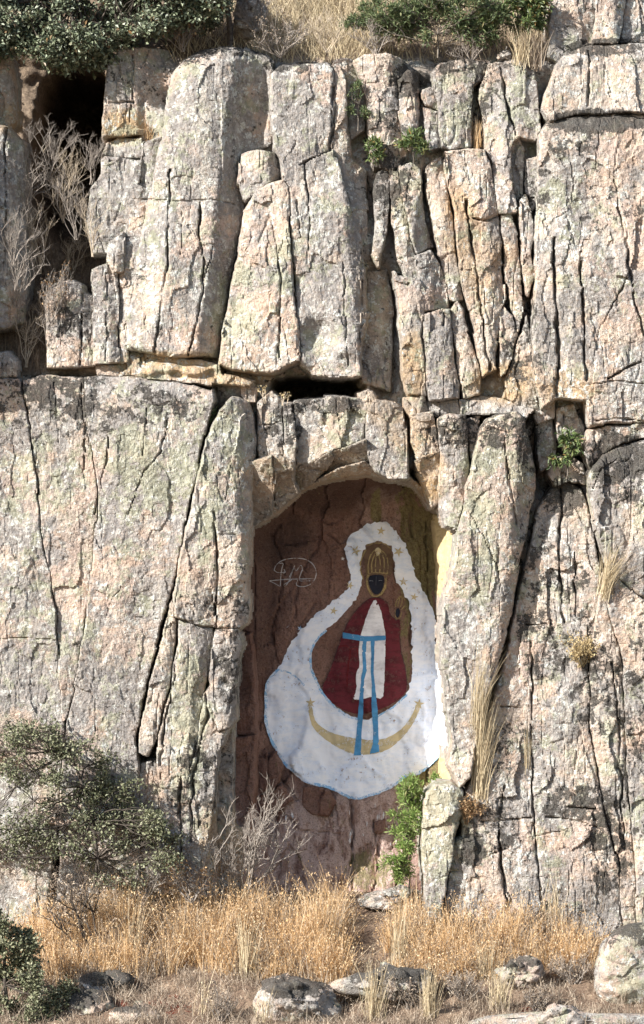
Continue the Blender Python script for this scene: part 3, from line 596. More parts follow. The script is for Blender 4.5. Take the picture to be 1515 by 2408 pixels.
# ------------------------------------------------------------------ the niche
NS = 4.0
NCR = [([(640, 1260), (668, 1330), (660, 1400), (640, 1480), (650, 1560)], 2.4, 8), ([(770, 1255), (800, 1280), (830, 1330)], 2.4, 8), ([(758, 1258), (700, 1380), (690, 1460)], 2.2, 7), ([(828, 1870), (828, 1960), (830, 2120)], 3, 18),
       ([(1005, 1230), (1008, 1400), (1003, 1560), (1006, 1840)], 2.4, 10), ([(895, 1200), (897, 1300), (892, 1420)], 2, 6), ([(968, 1130), (970, 1260)], 3, 8), ([(880, 1240), (882, 1330)], 1.8, 5), ([(668, 1910), (705, 1950), (800, 1960)], 2, 7),
       ([(600, 1800), (660, 1830), (700, 1880)], 2.6, 10), ([(890, 1480), (905, 1520), (900, 1600)], 2, 6), ([(712, 1540), (690, 1500), (740, 1420)], 2, 5), ([(575, 1600), (575, 1720), (580, 1900)], 3, 14), ([(596, 1300), (600, 1500), (598, 1760)], 3, 12), ([(545, 1730), (600, 1728)], 2.4, 9),
       ([(900, 1700), (895, 1760), (915, 1810)], 2, 6), ([(880, 1930), (890, 2010), (880, 2090)], 2.6, 12), ([(960, 1400), (970, 1450), (965, 1520)], 4, 12)]
def niche_depth(X, Y):
    f = 262 + 0.10 * (X - 800) - 0.05 * (Y - 1600)
    f = f - 150 * np.clip((640 - X) / 110, 0, 1.3) ** 1.5           # left side wall curves forward
    f = f - 120 * np.clip((X - 1010) / 70, 0, 1.2) ** 2             # right side wall
    arch = 1140 + 90 * np.clip((760 - X) / 170, 0, 1.4) ** 2 + 60 * np.clip((X - 930) / 110, 0, 1.4) ** 2
    f = f - 200 * np.clip((arch + 70 - Y) / 110, 0, 1.2) ** 2       # vault
    f = f - 60 * np.clip((Y - 1880) / 200, 0, 1.3) ** 1.5
    mu = 1 - .72 * np.clip(1.4 - ((X - 850) / 200) ** 2 - ((Y - 1600) / 270) ** 2, 0, 1)
    f = f + 14 * fbm(X, Y, 150, 210, 2, 61) + mu * (12 * facets(X + 12 * fbm(X, Y, 60, 60, 2, 8), Y, 85, 190, 3) + 5 * facets(X, Y + 8 * fbm(X, Y, 40, 40, 2, 8), 34, 60, 6)) + 3.0 * fbm(X, Y, 40, 60, 3, 63) + 1.0 * fbm(X, Y, 12, 12, 2, 66)
    for pts, hw, dp in NCR:
        f = f + dp * np.exp(-(seg_dist(X + 5 * fbm(X, Y, 30, 40, 2, 50), Y, pts) / hw) ** 2)
    return f
gx = np.arange(520, 1100, NS); gy = np.arange(1040, 2180, NS)
X, Y = np.meshgrid(gx, gy); NF = niche_depth(X, Y); NGX, NGY = gx, gy
ND0 = 250.0
x, y = X.ravel(), Y.ravel()
NKEEP = (sdf(X, Y, [(552, 2178), (548, 1700), (572, 1480), (572, 1215), (650, 1185), (715, 1120), (800, 1098), (900, 1098), (985, 1120), (1030, 1170), (1052, 1215), (1052, 1450), (1046, 1560), (1060, 1700), (1056, 1860), (1030, 2178)]) > 0)
x, y = X[NKEEP], Y[NKEEP]
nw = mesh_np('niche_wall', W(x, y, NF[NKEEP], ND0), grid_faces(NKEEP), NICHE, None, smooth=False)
gN = [(1000, 1330, 60, 190, 1.3), (985, 1200, 50, 80, 1.2), (960, 1180, 30, 60, 1.0), (885, 1190, 14, 45, 1.3), (1000, 1830, 50, 60, 1.4), (860, 2040, 50, 50, 1.0), (960, 1560, 30, 120, .6), (680, 2010, 40, 40, .5), (930, 2060, 40, 50, .9), (545, 1950, 30, 60, 1.2), (780, 1930, 40, 30, .4)]
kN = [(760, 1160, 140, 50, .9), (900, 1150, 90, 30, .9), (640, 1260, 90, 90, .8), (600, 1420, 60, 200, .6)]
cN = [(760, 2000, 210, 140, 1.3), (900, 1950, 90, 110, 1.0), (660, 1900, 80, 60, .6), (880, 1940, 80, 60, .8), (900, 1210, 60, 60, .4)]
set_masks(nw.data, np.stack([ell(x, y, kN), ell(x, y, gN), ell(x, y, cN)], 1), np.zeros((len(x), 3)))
nw.parent = CLIFF; nw['label'] = 'red brown sheltered back wall of the arched niche'
ix0 = int((520 - FR['x0']) / 4); iy0 = int((1040 - FR['y0']) / 4)
h_, w_ = NF.shape; hh = min(h_, FR['ny'] - iy0)
sub = FMAP[iy0:iy0 + hh, ix0:ix0 + w_]; FMAP[iy0:iy0 + hh, ix0:ix0 + w_] = np.where(NKEEP[:hh], np.minimum(sub, NF[:hh]), sub)

def niche_rock(poly, d, **k):
    o = rock('rock_block', poly, d, mat=NICHE, **k); return o
niche_rock([(556, 1500), (588, 1492), (597, 1600), (598, 1726), (552, 1728), (553, 1640)], 120, r=9, rd=14)
niche_rock([(550, 1734), (598, 1732), (600, 1850), (590, 1960), (548, 1980), (540, 1860)], 110, r=9, rd=14)
niche_rock([(610, 1772), (627, 1766), (632, 1800), (630, 1858), (608, 1866)], 205, r=6, rd=10)
niche_rock([(634, 1792), (650, 1772), (666, 1802), (656, 1842), (642, 1862), (632, 1840)], 205, r=7, rd=12)
niche_rock([(606, 1872), (640, 1866), (662, 1850), (690, 1880), (650, 1910), (612, 1920)], 200, r=9, rd=12)
niche_rock([(715, 1852), (740, 1846), (775, 1860), (792, 1890), (772, 1915), (732, 1911), (712, 1890)], 222, r=9, rd=12)
niche_rock([(836, 2000), (872, 1992), (884, 2010), (880, 2046), (840, 2052)], 226, r=6, rd=10)
niche_rock([(834, 2058), (880, 2052), (896, 2070), (890, 2130), (834, 2130)], 205, r=7, rd=10)
niche_rock([(884, 1935), (905, 1925), (908, 1950), (892, 1962), (880, 1955)], 215, r=5, rd=8)

# ------------------------------------------------------------------ the painting on the niche wall
def wall_d(px, py):
    fx = (np.asarray(px, float) - NGX[0]) / NS; fy = (np.asarray(py, float) - NGY[0]) / NS
    i = np.clip(fx.astype(int), 0, len(NGX) - 2); j = np.clip(fy.astype(int), 0, len(NGY) - 2)
    u = fx - i; v = fy - j
    a, b, c, d_ = NF[j, i], NF[j, i + 1], NF[j + 1, i + 1], NF[j + 1, i]
    t1 = a + (d_ - a) * v + (c - d_) * u          # lower-left triangle of a,d,c
    t2 = a + (b - a) * u + (c - b) * v
    return np.minimum(t1, t2)

def wall_min(px, py):
    return np.minimum.reduce([wall_d(px + a, py + b) for a, b in ((0, 0), (3, 0), (-3, 0), (0, 3), (0, -3))])

def nz(p): return [(545.4 + a * .4277, 1060.5 + b * .4277) for a, b in p]

def rough_line(pts, amp, step=5, closed=True, seed=0):
    out = []; n = len(pts)
    for i in range(n if closed else n - 1):
        (x0, y0), (x1, y1) = pts[i], pts[(i + 1) % n]
        L = math.hypot(x1 - x0, y1 - y0); k = max(1, int(L / step))
        for j in range(k): out.append((x0 + (x1 - x0) * j / k, y0 + (y1 - y0) * j / k))
    if not closed: out.append(pts[-1])
    a = np.array(out)
    a[:, 0] += amp * fbm(a[:, 0], a[:, 1], 9, 9, 2, 70 + seed); a[:, 1] += amp * fbm(a[:, 0], a[:, 1], 9, 9, 2, 80 + seed)
    return a

def smooth_poly(pts, n=2, closed=True):
    a = np.array(pts, float)
    for _ in range(n):
        if closed:
            b = np.roll(a, -1, 0); q = np.empty((len(a) * 2, 2)); q[0::2] = a * .75 + b * .25; q[1::2] = a * .25 + b * .75
        else:
            b = a[1:]; c = a[:-1]; q = np.empty((len(c) * 2, 2)); q[0::2] = c * .75 + b * .25; q[1::2] = c * .25 + b * .75
            q = np.vstack([a[:1], q, a[-1:]])
        a = q
    return [tuple(p) for p in a]

MURAL = empty('wall_painting', 840, 1880, 240)
tag(MURAL, 'large painted figure in red robe with white cloud on the niche wall', 'painting')

def paint(name, poly, mat, layer, hole=None, amp=1.1, parent=None, sm=1):
    outer = rough_line(smooth_poly(poly, sm), amp, 5)
    loops = [outer]
    if hole is not None: loops.append(rough_line(smooth_poly(hole, sm), amp, 5, seed=3))
    P = np.vstack(loops)
    lo, hi = P.min(0), P.max(0)
    gx = np.arange(math.ceil(lo[0] / 4) * 4, hi[0], 4.0); gy = np.arange(math.ceil(lo[1] / 4) * 4, hi[1], 4.0)
    XX, YY = np.meshgrid(gx, gy)
    m = sdf(XX, YY, [tuple(p) for p in outer]) > 1.5
    if hole is not None: m &= sdf(XX, YY, [tuple(p) for p in loops[1]]) < -1.5
    pts = [Vector(p) for p in P] + [Vector((a, b)) for a, b in zip(XX[m], YY[m])]
    ed = []; o0 = 0
    for lp in loops:
        n = len(lp); ed += [(o0 + i, o0 + (i + 1) % n) for i in range(n)]; o0 += n
    v, e, f, *_ = delaunay_2d_cdt(pts, ed, [], 0, 1e-4)
    V = np.array([tuple(q) for q in v])
    f = [t for t in f]
    T = np.array(f); cen = V[T].mean(1)
    ok = inside(cen[:, 0], cen[:, 1], [tuple(p) for p in outer])
    if hole is not None: ok &= ~inside(cen[:, 0], cen[:, 1], [tuple(p) for p in loops[1]])
    T = T[ok]
    used = np.unique(T); re = -np.ones(len(V), int); re[used] = np.arange(len(used)); V = V[used]; T = re[T]
    a = V[T]; area = (a[:, 1, 0] - a[:, 0, 0]) * (a[:, 2, 1] - a[:, 0, 1]) - (a[:, 1, 1] - a[:, 0, 1]) * (a[:, 2, 0] - a[:, 0, 0])
    T[area > 0] = T[area > 0][:, ::-1]
    d = wall_min(V[:, 0], V[:, 1]) - 1.5 - 0.35 * layer
    o = mesh_np(name, W(V[:, 0], V[:, 1], d, ND0), T, mat)
    adopt(o, parent or MURAL)
    return o

def stroke(name, pts, width, mat, layer, amp=.6, parent=None, closed=False, taper=False, sm=1):
    c = rough_line(smooth_poly(pts, sm, closed), amp, 3, closed)
    if closed: c = np.vstack([c, c[:1]])
    t = np.gradient(c, axis=0); t /= np.linalg.norm(t, axis=1)[:, None] + 1e-9
    n = np.stack([-t[:, 1], t[:, 0]], 1)
    wd = width * (.5 + .18 * gnoise(np.arange(len(c)) * .35, np.zeros(len(c)), 5))
    if taper: wd = wd * np.clip(np.minimum(np.arange(len(c)), np.arange(len(c))[::-1]) / 2.0, .25, 1)
    L = c + n * wd[:, None]; R = c - n * wd[:, None]
    V = np.vstack([L, c, R]); k = len(c)
    d = wall_min(V[:, 0], V[:, 1]) - 1.5 - 0.35 * layer
    i = np.arange(k - 1)
    F = np.vstack([np.stack([i, i + 1, k + i + 1, k + i], 1), np.stack([k + i, k + i + 1, 2 * k + i + 1, 2 * k + i], 1)])
    o = mesh_np(name, W(V[:, 0], V[:, 1], d, ND0), F, mat)
    if parent is not False: adopt(o, parent or MURAL)
    return o

WH = paint_material('white_paint', (0.84, 0.86, 0.91), .5, (0.36, 0.28, 0.25), second=(0.70, 0.77, 0.89)); WH2 = paint_material('gown_white_paint', (0.84, 0.83, 0.85), .4, (0.4, .3, .28))
RED = paint_material('red_paint', (0.135, 0.022, 0.030), 1.0, (0.11, 0.045, 0.042), .3); BLUE = paint_material('blue_paint', (0.08, 0.28, 0.52), .5, (0.35, .45, .6))
LBLUE = paint_material('outline_blue_paint', (0.27, 0.50, 0.76), 1.6, (0.68, .73, .82)); OCH = paint_material('ochre_paint', (0.58, 0.48, 0.28), 1.0, (0.6, .58, .56))
GOLD = paint_material('crown_ochre_paint', (0.36, 0.27, 0.12), 1.0); BLK = paint_material('black_paint', (0.018, 0.02, 0.032), .3, (0.06, .06, .08)); DRED = paint_material('outline_dark_paint', (0.07, 0.035, 0.035), 1.2)
CHALK = paint_material('chalk', (0.75, 0.73, 0.73), .3, (0.4, .3, .26)); HALO = paint_material('brown_wash_paint', (0.15, 0.095, 0.06), .9)

OUT = [(620, 520), (650, 465), (705, 425), (760, 397), (815, 385), (865, 400), (905, 445), (945, 495), (975, 560), (995, 610), (1010, 690), (1045, 740), (1065, 790), (1095, 845), (1118, 900), (1128, 990), (1120, 1060), (1130, 1170), (1148, 1260), (1160, 1380), (1172, 1480), (1180, 1570), (1165, 1640), (1110, 1710), (1040, 1770), (960, 1785), (900, 1835), (830, 1870), (760, 1890), (690, 1912), (640, 1900), (560, 1855), (480, 1835), (400, 1815), (350, 1770), (290, 1720), (250, 1650), (205, 1560), (185, 1470), (190, 1400), (185, 1310), (205, 1250), (250, 1205), (268, 1185), (285, 1120), (330, 1045), (390, 970), (470, 890), (560, 830), (630, 770), (655, 690), (640, 620), (622, 560)]
INN = [(770, 500), (840, 500), (888, 540), (898, 620), (888, 690), (930, 750), (960, 800), (985, 870), (990, 960), (990, 1100), (995, 1230), (965, 1340), (890, 1410), (800, 1460), (720, 1482), (640, 1462), (570, 1415), (510, 1355), (460, 1260), (430, 1180), (435, 1090), (480, 1020), (560, 950), (640, 870), (690, 800), (722, 720), (705, 640), (715, 560), (740, 515)]
paint('cloud', nz(OUT), WH, 0, nz(INN), 4.5)
stroke('cloud_outline', nz([(250, 1205), (205, 1250), (185, 1310), (190, 1400), (185, 1470), (205, 1560), (250, 1650), (290, 1720), (350, 1770), (400, 1815), (480, 1835), (560, 1855), (640, 1900), (690, 1912), (760, 1890), (830, 1870), (900, 1835), (960, 1785), (1040, 1770), (1110, 1710), (1165, 1640)]), 6.1, LBLUE, 1, 1.2)
stroke('cloud_outline', nz([(520, 985), (480, 1020), (435, 1090), (430, 1180), (460, 1260), (510, 1355), (570, 1415), (640, 1462), (720, 1482)]), 5.4, LBLUE, 1, 1.2)
stroke('cloud_outline', nz([(800, 1460), (890, 1410), (965, 1340)]), 4.4, LBLUE, 1, 1.0)
stroke('cloud_outline', nz([(250, 1203), (300, 1210), (350, 1240), (400, 1290)]), 4.1, LBLUE, 1, 1.2)
paint('robe', nz([(780, 802), (830, 815), (862, 840), (868, 900), (905, 930), (922, 960), (925, 1050), (935, 1120), (955, 1190), (965, 1290), (955, 1330), (900, 1385), (810, 1425), (720, 1450), (640, 1440), (570, 1400), (510, 1345), (495, 1300), (530, 1230), (560, 1150), (590, 1060), (620, 980), (650, 920), (690, 870), (730, 828)]), RED, 0, None, 1.2)
stroke('robe_outline', nz([(495, 1300), (530, 1230), (560, 1150), (590, 1060), (620, 980), (650, 920), (690, 870), (730, 828), (780, 802), (830, 815), (862, 840)]), 2.2, DRED, 1, 1.0)
stroke('robe_outline', nz([(868, 900), (905, 930), (922, 960), (925, 1050), (935, 1120), (955, 1190), (965, 1290)]), 2.2, DRED, 1, 1.0)
stroke('sleeve_line', nz([(590, 1075), (640, 1070), (655, 1110), (640, 1180), (632, 1300)]), 4.0, paint_material('deep_red_paint', (0.13, 0.012, 0.015), .8, (.2, .05, .05)), 1, 1.2)
stroke('robe_fold', nz([(655, 1090), (690, 1085), (696, 1120)]), 3.0, paint_material('dull_red_paint', (0.17, 0.02, 0.022), .8, (.2, .05, .05)), 1, 1.2)
paint('gown', nz([(787, 808), (815, 860), (835, 940), (846, 1020), (845, 1100), (842, 1180), (838, 1290), (832, 1368), (770, 1350), (720, 1366), (660, 1370), (688, 1315), (680, 1230), (706, 1180), (697, 1120), (702, 1040), (725, 960), (755, 870)]), WH2, 2, None, 1.0)
paint('ribbon', nz([(720, 1045), (741, 1045), (737, 1120), (742, 1210), (728, 1260), (724, 1360), (722, 1450), (714, 1560), (710, 1675), (670, 1675), (685, 1560), (694, 1450), (702, 1350), (712, 1250), (722, 1180), (716, 1110)]), BLUE, 4, None, .8, sm=0)
paint('ribbon', nz([(763, 1045), (786, 1045), (783, 1130), (780, 1220), (790, 1310), (802, 1420), (806, 1540), (811, 1655), (758, 1667), (775, 1610), (778, 1540), (768, 1400), (770, 1290), (764, 1200), (768, 1120)]), BLUE, 4, None, .8, sm=0)
paint('sash', nz([(610, 998), (730, 1020), (846, 1016), (846, 1042), (730, 1048), (610, 1030)]), BLUE, 5, None, .7, sm=0)
paint('crescent', nz([(420, 1395), (442, 1400), (450, 1470), (480, 1510), (540, 1550), (640, 1575), (740, 1590), (830, 1590), (920, 1545), (970, 1490), (1005, 1430), (1015, 1390), (1042, 1400), (1020, 1460), (980, 1530), (920, 1600), (850, 1650), (760, 1672), (660, 1670), (570, 1625), (490, 1570), (445, 1520), (425, 1460)]), OCH, 2, None, .9)
def star(x, y, r, mat, layer=3, rot=0.0, k=5, name='star'):
    pts = []
    for i in range(2 * k):
        a = rot + math.pi * i / k; q = r if i % 2 == 0 else r * .36
        pts.append((x + q * math.sin(a), y - q * math.cos(a)))
    paint(name, nz(pts), mat, layer, None, .5, sm=0)
for (a, b, r, q) in [(433, 1385, 30, 0), (1030, 1392, 32, .2), (683, 550, 32, .3), (822, 440, 26, .1), (918, 555, 30, .5), (945, 720, 27, 0), (1005, 805, 24, .2), (650, 740, 24, .4), (560, 880, 24, .2)]:
    star(a, b, r, OCH, 3, q)
star(375, 975, 17, LBLUE, 1, .3); star(610, 592, 12, CHALK, 1, .1)
paint('brown_halo', nz([(762, 515), (835, 512), (878, 545), (888, 620), (880, 690), (845, 680), (845, 760), (800, 806), (755, 780), (738, 720), (735, 640), (722, 590), (735, 540)]), HALO, 0, None, 1.6)
for xs in ([(752, 675), (750, 610), (770, 560), (802, 538)], [(772, 672), (768, 620), (783, 575), (803, 545)], [(792, 670), (790, 610), (803, 552)], [(815, 670), (818, 610), (805, 552)], [(836, 672), (842, 610), (828, 565), (806, 545)], [(856, 675), (862, 610), (845, 562), (806, 538)], [(752, 676), (800, 668), (858, 676)]):
    stroke('crown_band', nz(xs), 3.0, GOLD, 2, .6)
paint('crown_tip', nz([(785, 545), (802, 528), (825, 545), (812, 572), (798, 580)]), OCH, 3, None, .8)
stroke('crown_fringe', nz([(735, 545), (718, 585), (705, 620), (708, 670), (725, 705)]), 3.4, GOLD, 1, 1.6)
stroke('crown_fringe', nz([(740, 520), (790, 505), (840, 508), (880, 540)]), 2.6, GOLD, 1, 1.6)
stroke('face_halo', nz([(752, 682), (742, 720), (752, 765), (775, 796), (800, 803), (828, 785), (845, 745), (850, 700), (842, 680)]), 5.0, GOLD, 1, 1.2)
face = paint('face', nz([(754, 688), (780, 681), (820, 682), (839, 688), (839, 730), (826, 770), (802, 793), (780, 786), (760, 752), (750, 715)]), BLK, 2, None, .6)
for pts in ([(757, 716), (768, 713), (778, 717)], [(808, 715), (818, 711), (828, 715)]): adopt_eye = stroke('eye', nz(pts), 1.1, paint_material('pale_grey_line', (.25, .25, .28), .3), 4, .2, parent=MURAL)
stroke('nose', nz([(795, 690), (793, 740)]), 1.0, paint_material('grey_line', (.09, .09, .11), .3), 4, .2)
paint('child_face', nz([(905, 870), (916, 864), (926, 875), (925, 900), (914, 920), (903, 912), (899, 892)]), BLK, 2, None, .5)
for xs in ([(903, 858), (905, 830), (925, 800)], [(915, 855), (920, 825), (930, 798)], [(928, 860), (940, 830), (935, 800)], [(935, 875), (962, 840), (945, 805)], [(900, 880), (903, 925), (925, 922), (935, 890)]):
    stroke('child_crown', nz(xs), 2.2, GOLD, 1, .8)
paint('child_robe', nz([(905, 930), (925, 925), (930, 970), (925, 1030), (905, 1040), (895, 985)]), RED, 1, None, .8)
# dabs of old whitewash below the painting
rr = random.Random(3)
for i in range(26):
    a, b = rr.uniform(640, 910), rr.uniform(1930, 2150)
    if i < 6: a, b = rr.uniform(280, 360), rr.uniform(1860, 2000)
    stroke('whitewash_dab', nz([(a, b), (a + rr.uniform(-8, 8), b + rr.uniform(14, 34))]), rr.uniform(2.5, 6), CHALK, 0, 1.0, taper=True, sm=0)
# chalk monogram
G = bpy.data.objects.new('monogram_graffiti', None); COL.objects.link(G); G.location = W(690, 1375, 240)
tag(G, 'scratched white monogram of thin looping letters on the brown niche wall', 'graffiti')
SCR = paint_material('scratched_white', (0.58, 0.55, 0.54), 1.3, (.26, .16, .13))
for pts in ([(232, 657), (240, 630), (268, 605), (310, 592), (365, 588), (415, 598), (450, 625), (465, 660), (462, 695), (445, 725), (410, 745), (370, 747), (352, 735), (362, 712)],
            [(262, 618), (286, 616), (276, 640), (270, 680), (266, 746)], [(232, 655), (250, 670), (275, 668), (296, 666)], [(286, 650), (295, 668), (282, 674)],
            [(208, 714), (300, 705), (400, 704), (448, 702)], [(208, 714), (235, 728), (266, 746)],
            [(345, 630), (328, 680), (310, 725), (290, 748), (283, 735), (310, 722), (330, 706)], [(315, 695), (345, 632), (350, 670), (382, 618), (390, 660)], [(386, 655), (365, 715), (400, 716), (448, 712)]):
    o = stroke('letter_stroke', nz(pts), 1.9, SCR, 0, .2, parent=G, sm=2)
G2 = stroke('chalk_scratch', nz([(292, 978), (305, 968), (314, 960)]), 3.0, SCR, 0, .3, parent=False, taper=True, sm=0)
tag(G2, 'short white scratch on brown rock below the monogram', 'scratch')

# ------------------------------------------------------------------ ground below the cliff
def gprof(d):
    d = np.asarray(d, float)
    v = np.interp(d, [-14000, -10800, -9000, -3500, -1500, -600, -470, -400, -330, -270, -120, 0, 120, 320, 700],
                     [3060, 3080, 3090, 3100, 2900, 2440, 2390, 2352, 2322, 2292, 2226, 2160, 2112, 2062, 2000])
    near = np.clip((d + 1500) / 900, 0, 1)
    return v + near * ((CY + (v - CY) * (1 + d / DIST)) - v)
def gheight(x, d):
    x = np.asarray(x, float); d = np.asarray(d, float)
    return gprof(d) + 14 * fbm(x, d, 190, 150, 3, 90) + 4.5 * fbm(x, d, 36, 36, 3, 93) + 10 * np.clip((d + 300) / -200, 0, 1) * facets(x, d, 120, 60, 2)
def GW(x, d, up=0.0):
    """world point standing on the ground"""
    x = np.asarray(x, float); d = np.asarray(d, float)
    return np.stack([(x - CX) * U, d * U, Z0 + (CY - gheight(x, d) + up) * U], -1)
_ds = np.arange(320, -640, -4.0)
def ground_at(px, py):
    k = 1 + _ds / DIST
    yy = CY + (gheight(CX + (px - CX) * k, _ds) - CY) / k
    i = int(np.argmax(yy >= py)) if (yy >= py).any() else len(_ds) - 1
    d = _ds[i]; return CX + (px - CX) * (1 + d / DIST), d
gx = np.concatenate([np.arange(-9000, -300, 400.), np.arange(-300, 1800, 10.), np.arange(1800, 10500, 400.)])
gd = np.concatenate([np.arange(420, -700, -8.), np.arange(-700, -1500, -60.), np.arange(-1500, -14000, -500.)])
X, D_ = np.meshgrid(gx, gd)
def ground_material():
    s = NT('dry_soil'); A = s.attr('mask_a')
    med = s.noise(2.2, 5, .65, off=2); fine = s.noise(14, 5, .7, off=6)
    c = s.mix(s.ramp(med, .38, .62), (0.15, 0.10, 0.07), (0.25, 0.18, 0.125))
    c = s.mix(s.math('MULTIPLY', s.ramp(fine, .45, .65), .7), c, (0.13, 0.09, 0.065))
    c = s.mix(s.math('MULTIPLY', s.ramp(s.noise(30, 3, .6, off=9), .57, .67), .7), c, (0.40, 0.32, 0.22))
    c = s.mix(s.ramp(s.math('ADD', s.noise(3, 5, .7, off=13), s.math('MULTIPLY', A[0], .3)), .66, .74), c, (0.15, 0.05, 0.03))
    return s.done(c, .95, fine, .05, .9)
GROUND = mesh_np('ground', GW(X.ravel(), D_.ravel()), grid_faces(np.ones(X.shape, bool))[:, ::-1][:, [0, 1, 2, 3]], ground_material())
red = ell(X.ravel(), D_.ravel(), [(390, -430, 90, 60, .6), (290, -400, 60, 40, .5), (1250, -470, 120, 40, .5)])
set_masks(GROUND.data, np.stack([red, 0 * red, 0 * red], 1), np.zeros((len(red), 3)))
tag(GROUND, 'dry earth slope with litter at the foot of the cliff', 'ground', kind='structure')

def fdepth(px, py):
    i = int(round((px - FR['x0']) / 4)); j = int(round((py - FR['y0']) / 4))
    j = max(0, min(FR['ny'] - 1, j)); i = max(0, min(FR['nx'] - 1, i))
    return float(FMAP[j, i])

# ------------------------------------------------------------------ loose boulders
def boulder(name, poly, d, depth, label, cat='boulder', group=None, mat=None, rough=1.0, seed=1, flat=0.0):
    """closed stone: traced outline, rounded front and back"""
    cx = np.mean([p[0] for p in poly]); cy = np.mean([p[1] for p in poly])
    N, Mm = 84, 46
    th = np.linspace(0, 2 * math.pi, N, endpoint=False)
    sp = smooth_poly(poly, 2); ang = np.array([math.atan2(p[1] - cy, p[0] - cx) for p in sp]); rad = np.array([math.hypot(p[1] - cy, p[0] - cx) for p in sp])
    o_ = np.argsort(ang); R = np.interp(th, np.concatenate([ang[o_] - 2 * math.pi, ang[o_], ang[o_] + 2 * math.pi]), np.tile(rad[o_], 3))
    ph = np.linspace(-1, 1, Mm); ph = math.pi / 2 * np.sign(ph) * (1 - (1 - np.abs(ph)) ** 2.4)
    T, Ph = np.meshgrid(th, ph)
    cp = np.abs(np.cos(Ph)) ** .62; sp_ = np.sign(np.sin(Ph)) * np.abs(np.sin(Ph)) ** .8
    Rr = np.tile(R, (Mm, 1))
    Rr = R.mean() + (Rr - R.mean()) * np.cos(Ph) ** 1.5; xx = cx + Rr * cp * np.cos(T); yy = cy + Rr * cp * np.sin(T); dd = d + depth * sp_
    dd = dd - flat * (yy - cy)
    q = xx * 1.0 + dd * .7; p = yy + dd * .6
    n = rough * (7 * fbm(q, p, 70, 40, 2, 60 + seed) + 17 * facets(q, p, 60, 34, seed) + 5 * facets(q, p, 24, 16, seed + 1) + 2.0 * fbm(q, p, 12, 10, 2, 64))
    xx += n * cp * np.cos(T) * .8; yy += n * cp * np.sin(T) * .8; dd += n * sp_
    i = np.arange(Mm - 1)[:, None] * N; j = np.arange(N)[None, :]; j2 = (j + 1) % N
    F = np.stack([i + j, i + N + j, i + N + j2, i + j2], -1).reshape(-1, 4)
    o = mesh_np(name, W(xx.ravel(), yy.ravel(), dd.ravel(), d), F, mat or ROCK)
    x, y = xx.ravel(), yy.ravel()
    up = np.clip((cy - y) / (R.mean() + 1), 0, 1)
    set_masks(o.data, np.stack([ell(x, y, BDARK) + .8 * up, ell(x, y, GREEN), 0 * x], 1), np.zeros((len(x), 3)))
    tag(o, label, cat, group); return o
BDARK = [(260, 2296, 60, 22, 1.3), (690, 2318, 80, 24, 1.3), (920, 2288, 120, 16, 1.1), (1040, 2300, 40, 16, .8), (210, 2345, 60, 18, .7), (1460, 2180, 50, 14, .6), (300, 2372, 50, 10, .8), (1220, 2262, 50, 10, .8)]
def stand(px, py):
    return ground_at(px, py)[1]
boulder('boulder', [(1438, 2192), (1478, 2168), (1560, 2166), (1580, 2270), (1560, 2372), (1450, 2376), (1412, 2356), (1398, 2320), (1401, 2270), (1416, 2230)], -345, 80, 'big rounded pale boulder at the right edge above the dry litter', seed=2, rough=.5)
boulder('boulder', [(182, 2325), (205, 2292), (250, 2283), (300, 2290), (320, 2306), (302, 2332), (250, 2347), (190, 2347)], -330, 40, 'low flat topped stone with dark lichen cap below the golden grass', seed=3)
boulder('boulder', [(594, 2352), (615, 2318), (680, 2300), (745, 2304), (790, 2328), (800, 2430), (610, 2435)], -430, 60, 'cracked grey boulder with black lichen on top at the bottom centre', seed=4)
boulder('rock_shelf', [(760, 2312), (850, 2288), (960, 2280), (1012, 2282), (1022, 2308), (992, 2342), (900, 2340), (800, 2345)], -390, 50, 'long flat rock shelf with shaded underside behind the pale grass stems', 'rock', seed=5)
boulder('boulder', [(150, 2378), (178, 2345), (225, 2332), (262, 2350), (270, 2400), (220, 2420), (160, 2420)], -420, 40, 'small whitish lichened stone beside the corner bush', seed=6)
boulder('boulder', [(238, 2400), (280, 2372), (340, 2368), (372, 2388), (380, 2430), (240, 2435)], -470, 40, 'pale lichen crusted stone cut by the bottom edge near red moss', seed=7)
boulder('boulder', [(1165, 2290), (1190, 2262), (1230, 2250), (1268, 2262), (1280, 2300), (1250, 2325), (1180, 2322)], -335, 36, 'small dark capped stone half buried in litter right of the shelf', seed=8)
boulder('rock_shelf', [(1085, 2398), (1180, 2386), (1300, 2382), (1440, 2386), (1560, 2380), (1560, 2440), (1090, 2440)], -520, 50, 'low flat bedrock shelf along the bottom right edge', 'rock', seed=9)
boulder('boulder', [(845, 2108), (900, 2094), (960, 2086), (1000, 2096), (996, 2125), (900, 2135), (850, 2130)], 60, 50, 'smooth sloping stone on the floor of the niche opening', seed=10)
boulder('boulder', [(553, 20), (570, -10), (610, -8), (622, 30), (612, 80), (575, 90), (556, 70)], 190, 40, 'pale block on the slope between the oak and dry grass', seed=11)
boulder('boulder', [(1165, 128), (1178, 112), (1198, 112), (1206, 132), (1196, 146), (1170, 145)], 84, 18, 'little white stone on the ledge beneath the green shrubs', seed=12)

